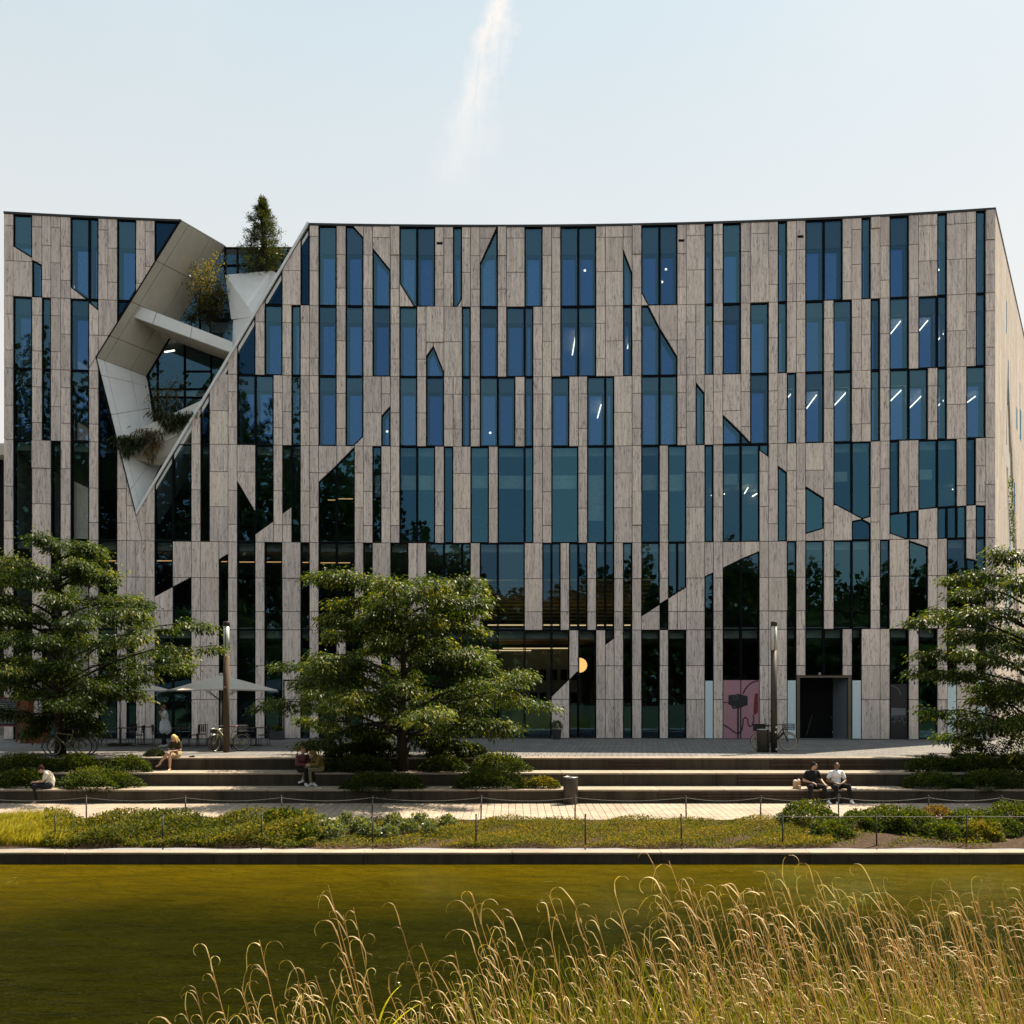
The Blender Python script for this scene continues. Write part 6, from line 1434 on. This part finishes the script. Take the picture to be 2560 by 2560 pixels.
m = MB(); m.box((0, 0, .455), (.42, .40, .03)); m.build('seat', CHAIRM, ch0)
m = MB(); m.tube([(-.19, .18, .46), (-.19, .22, .84), (.19, .22, .84), (.19, .18, .46)], .014, 5); [m.box((x, .215, .68), (.05, .012, .30)) for x in (-.12, -.04, .04, .12)]; m.build('backrest', CHAIRM, ch0)
chairs = [(250, 39.1, 80, 'black cafe chair nearest the left-hand tree trunk'), (345, 38.8, -85, 'black cafe chair right of the lit table edge'), (395, 39.9, 100, 'black cafe chair in shade just left of the standing person'), (484, 38.8, -80, 'black cafe chair right of the table by the standing person'),
          (505, 39.8, 10, 'black cafe chair behind the left rubbish bin'), (612, 39.2, 95, 'black cafe chair left of the table behind the pale green bicycle'), (660, 38.9, -60, 'outermost black cafe chair at the right end of the terrace'), (330, 40.6, 5, 'black cafe chair against the facade under the left parasol')]
for i, (px, d, a, lb) in enumerate(chairs):
    o = ch0 if i == 0 else copy_tree(ch0); o.location = px_loc(px, d, 0); o.rotation_euler = (0, 0, R(a)); tag(o, lb, 'chair', 'black cafe chairs')
bd = tag(empty('menu_board', px_loc(12, 41.0, 0)), 'tall blackboard with chalk writing in a red frame at the far left', 'menu board')
m = MB(); m.box((0, 0, 1.35), (.95, .04, 1.15)); m.build('board', BLACK, bd); REDW = plain('red_wood', (.16, .022, .018), .5)
for (cx, cz, w, h) in ((-.5, 1.05, .05, 2.0), (.5, 1.05, .05, 2.0), (0, 1.95, .95, .05), (0, .75, .95, .05)): m = MB(); m.box((cx, 0, cz), (w, .06, h)); m.build('board_frame', REDW, bd)
m = MB(); pr2 = random.Random(4)
for q in range(13):
    x = -.42
    while x < .40: w = pr2.uniform(.02, .09); m.box((x + w / 2, -.023, 1.86 - q * .082 + pr2.uniform(-.008, .008)), (w, .004, pr2.uniform(.012, .03))); x += w + .02
tag(m.build('chalk_writing', plain('chalk', (.30, .34, .36), .9), bd), kind='stuff')
ORANGE = plain('orange_cabinet', (.13, .036, .007), .5)
cb = tag(empty('counter_cabinet', px_loc(84, 41.2, 0)), 'orange-brown counter cabinet in shade behind the bicycles', 'cabinet')
m = MB(); m.box((-.28, 0, .95), (.34, .5, 1.9)); m.build('tall_cupboard', ORANGE, cb); m = MB(); m.box((.25, 0, .52), (.66, .5, 1.04)); m.build('low_counter', ORANGE, cb); m = MB(); m.box((.25, 0, 1.06), (.72, .56, .04)); m.build('countertop', DARKMETAL, cb)
# planters along the facade
pt = tag(empty('potted_plant', px_loc(1391, dfac(1391) - .45, 0)), 'clipped ball shrub in a tapered grey pot beside the lobby', 'potted plant')
m = MB(); m.lathe((0, 0, 0), [(.17, 0), (.19, .02), (.24, .44), (.25, .46), (.22, .46), (.20, .42)], 20); m.build('pot', plain('grey_pot', (.045, .045, .05), .6), pt, True)
shrub(0, 0, 0, .58, .30, .56, SHRUBLEAF, None, None, 301, .05, 1100, 'foliage', pt).location = (0, 0, .55)
for px, lb, w, h in ((840, 'square dark planter box in front of the facade left of the middle trunk', .55, .55), (692, 'dark planter trough at the foot of the facade right of the terrace', .62, .42)):
    r_ = tag(empty('planter_box', px_loc(px, dfac(px) - .6, 0)), lb, 'planter'); m = MB(); m.box((0, 0, h / 2), (w, .5, h)); m.build('box', plain('planter_grey_%d' % px, (.035, .036, .042), .7), r_)
    shrub(0, 0, 0, w * .9, .22, h, SHRUBLEAF, None, None, px, .06, 400, 'foliage', r_).location = (0, 0, h)
# plants in the facade recess, conifer on its terrace
def conifer():
    base = pod(656, 692, 1.5); rr = np.random.default_rng(41); top = pod(654, 494, 1.5); Hh = top.z - base.z; W = 74 * base.y / FPX
    root = tag(empty('conifer', base), 'dark conical pine standing on the roof terrace of the recess', 'tree'); m = MB(); m.tube([(0, 0, -1.0), (0, 0, Hh * .5), (.03, 0, Hh)], [.11, .06, .012], 7); P, N, T = [], [], []
    pr = random.Random(9)
    for i in range(120):
        t = (i + .5) / 120; z = Hh * t ** .9; reach = W * (1 - t) ** .8 * pr.uniform(.40, 1.15) * (1.0 if z > .6 else .9); az = i * 2.4 + pr.uniform(-.4, .4); e = Vector((math.cos(az) * reach, math.sin(az) * reach, z + .10 * reach)); a = Vector((0, 0, max(0, z - .12)))
        m.tube([a, e], [.016, .004], 3, cap=False); k = 130 if reach > .25 else 60; u = rr.uniform(.35, 1.05, k)[:, None]; pp = np.array(a) * (1 - u) + np.array(e) * u + rr.normal(size=(k, 3)) * .06 * (.6 + reach)
        P.append(pp); dv = np.array([math.cos(az), math.sin(az), .7]); N.append(dv + rr.normal(size=(k, 3)) * .6); T.append(np.clip(rr.normal(.35 + .3 * pr.random(), .2, k), 0, 1))
    m.build('trunk', BARK, root, True); link('crown', leaf_mesh('crown', np.concatenate(P), np.concatenate(N), .13, CONIFER, np.concatenate(T), .22, .05, rr), root)
conifer()
def airy(name, px, y, off, w, h, n, mat, label, seed, cat='tree', leaf=.075, low=0.3, ns=16):
    base = pod(px, y, off); rr = np.random.default_rng(seed); pr = random.Random(seed); root = tag(empty(name, base), label, cat); m = MB(); P, N, T = [], [], []
    for i in range(ns):
        az = pr.uniform(0, 6.28); z = h * pr.uniform(low, 1); rch = w / 2 * pr.uniform(.4, 1) * (1 - .35 * abs(z / h - .7)); e = Vector((math.cos(az) * rch, math.sin(az) * rch * .6, z)); a = Vector((0, 0, z * pr.uniform(.2, .6)))
        m.tube([a, a.lerp(e, .5) + Vector((0, 0, .06)), e], [.014, .009, .004], 4, cap=False); k = n // ns; u = rr.uniform(.35, 1.1, k)[:, None]
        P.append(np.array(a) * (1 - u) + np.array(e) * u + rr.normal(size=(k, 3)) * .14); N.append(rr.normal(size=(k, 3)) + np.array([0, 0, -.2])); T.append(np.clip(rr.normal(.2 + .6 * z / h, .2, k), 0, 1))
    m.tube([(0, 0, -.1), (.03, 0, h * .35), (0, 0, h * .8)], [.035, .025, .008], 6); m.build('trunk', BARK, root, True)
    link('crown', leaf_mesh('crown', np.concatenate(P), np.concatenate(N), leaf, mat, np.concatenate(T), .5, .1, rr), root)
airy('small_tree', 525, 836, 1.3, 2.4, 3.5, 3600, AUTUMN, 'airy yellowing tree on the upper terrace of the recess', 61, leaf=.11, ns=34)
airy('potted_shrub', 478, 812, 1.4, .9, .8, 900, CONIFER, 'small dark bush at the foot of the airy tree on the terrace', 62, 'shrub', low=.2)
airy('small_tree', 415, 1052, 1.0, 2.0, 2.1, 900, AUTUMN, 'sparse thin-branched tree in the lower planter of the recess', 63, leaf=.10, ns=26)
def trailing(px, y, off, w, h, n, mat, label, seed, leaf=.24):  # trailing planter plants made only of loose leaves, no stems
    base = pod(px, y, off); rr = np.random.default_rng(seed); x = rr.normal(0, w / 3, n); z = -rr.uniform(0, 1, n) ** 1.4 * h * np.exp(-(x / (w / 2)) ** 2) + rr.uniform(0, .22, n); P = np.stack([x, rr.normal(-.12, .10, n), z], 1)
    N = np.stack([x * .8, -np.ones(n) * .4, -.8 + z * .5], 1) + rr.normal(size=(n, 3)) * .4
    o = link('trailing_plant', leaf_mesh('trailing_plant', P, N, leaf, mat, np.clip(rr.normal(.4, .25, n), 0, 1), .24, .3, rr)); o.location = base; tag(o, label, 'plant', 'plants hanging from the recess planter')
trailing(322, 1098, .15, 1.2, .85, 700, CONIFER, 'dark trailing plant at the left end of the lower planter', 64); trailing(438, 1040, .25, 1.4, .8, 900, CONIFER, 'bushy dark trailing plant at the right of the lower planter', 65); trailing(380, 1080, .2, .9, 1.5, 380, RUSTLEAF, 'reddish bare trailing twigs hanging below the middle of the planter', 66)
# greenery in the slit of the side wall
rr = np.random.default_rng(71); k = 420; zc = rr.uniform(10.2, 13.2, k); sc_ = np.interp(zc, [9.2, 14.3], [8.8, 5.4]) + .25 + np.abs(rr.normal(0, .5, k)); P = np.array([tuple(SW(s_, z_, -.08)) for s_, z_ in zip(sc_, zc)]) + rr.normal(size=(k, 3)) * .07
tag(link('wall_plant', leaf_mesh('wall_plant', P, rr.normal(size=(k, 3)) + np.array([0, -.5, -.6]), .12, SHRUBLEAF, rr.uniform(.2, .9, k), .5, .3, rr)), 'green plants hanging in the slit of the sunlit side wall', 'plant')
# neighbouring building glimpsed at the left edge
nb = tag(empty('neighbour_building'), 'dark flat-roofed building just visible beyond the left end of the office', 'building')
dn = 62.0; xl, xr = (-260 - 1280) * dn / FPX, (11 - 1280) * dn / FPX - .6
ztop = HC - (1152 - HOR) * dn / FPX; zrf = HC - (1124 - HOR) * dn / FPX
m = MB(); m.prism([(xl, dn, 0), (xr + 2, dn, 0), (xr + 2, dn, ztop), (xl, dn, ztop)], [(xl, dn + 14, 0), (xr + 2, dn + 14, 0), (xr + 2, dn + 14, ztop), (xl, dn + 14, ztop)]); m.build('wall', BACKING, nb)
m = MB(); m.box(((xl + xr) / 2 + 1, dn + 6.5, (ztop + zrf) / 2 + .1), (xr - xl + 3, 15.4, zrf - ztop)); m.build('roof', CLADDING_TAN, nb)
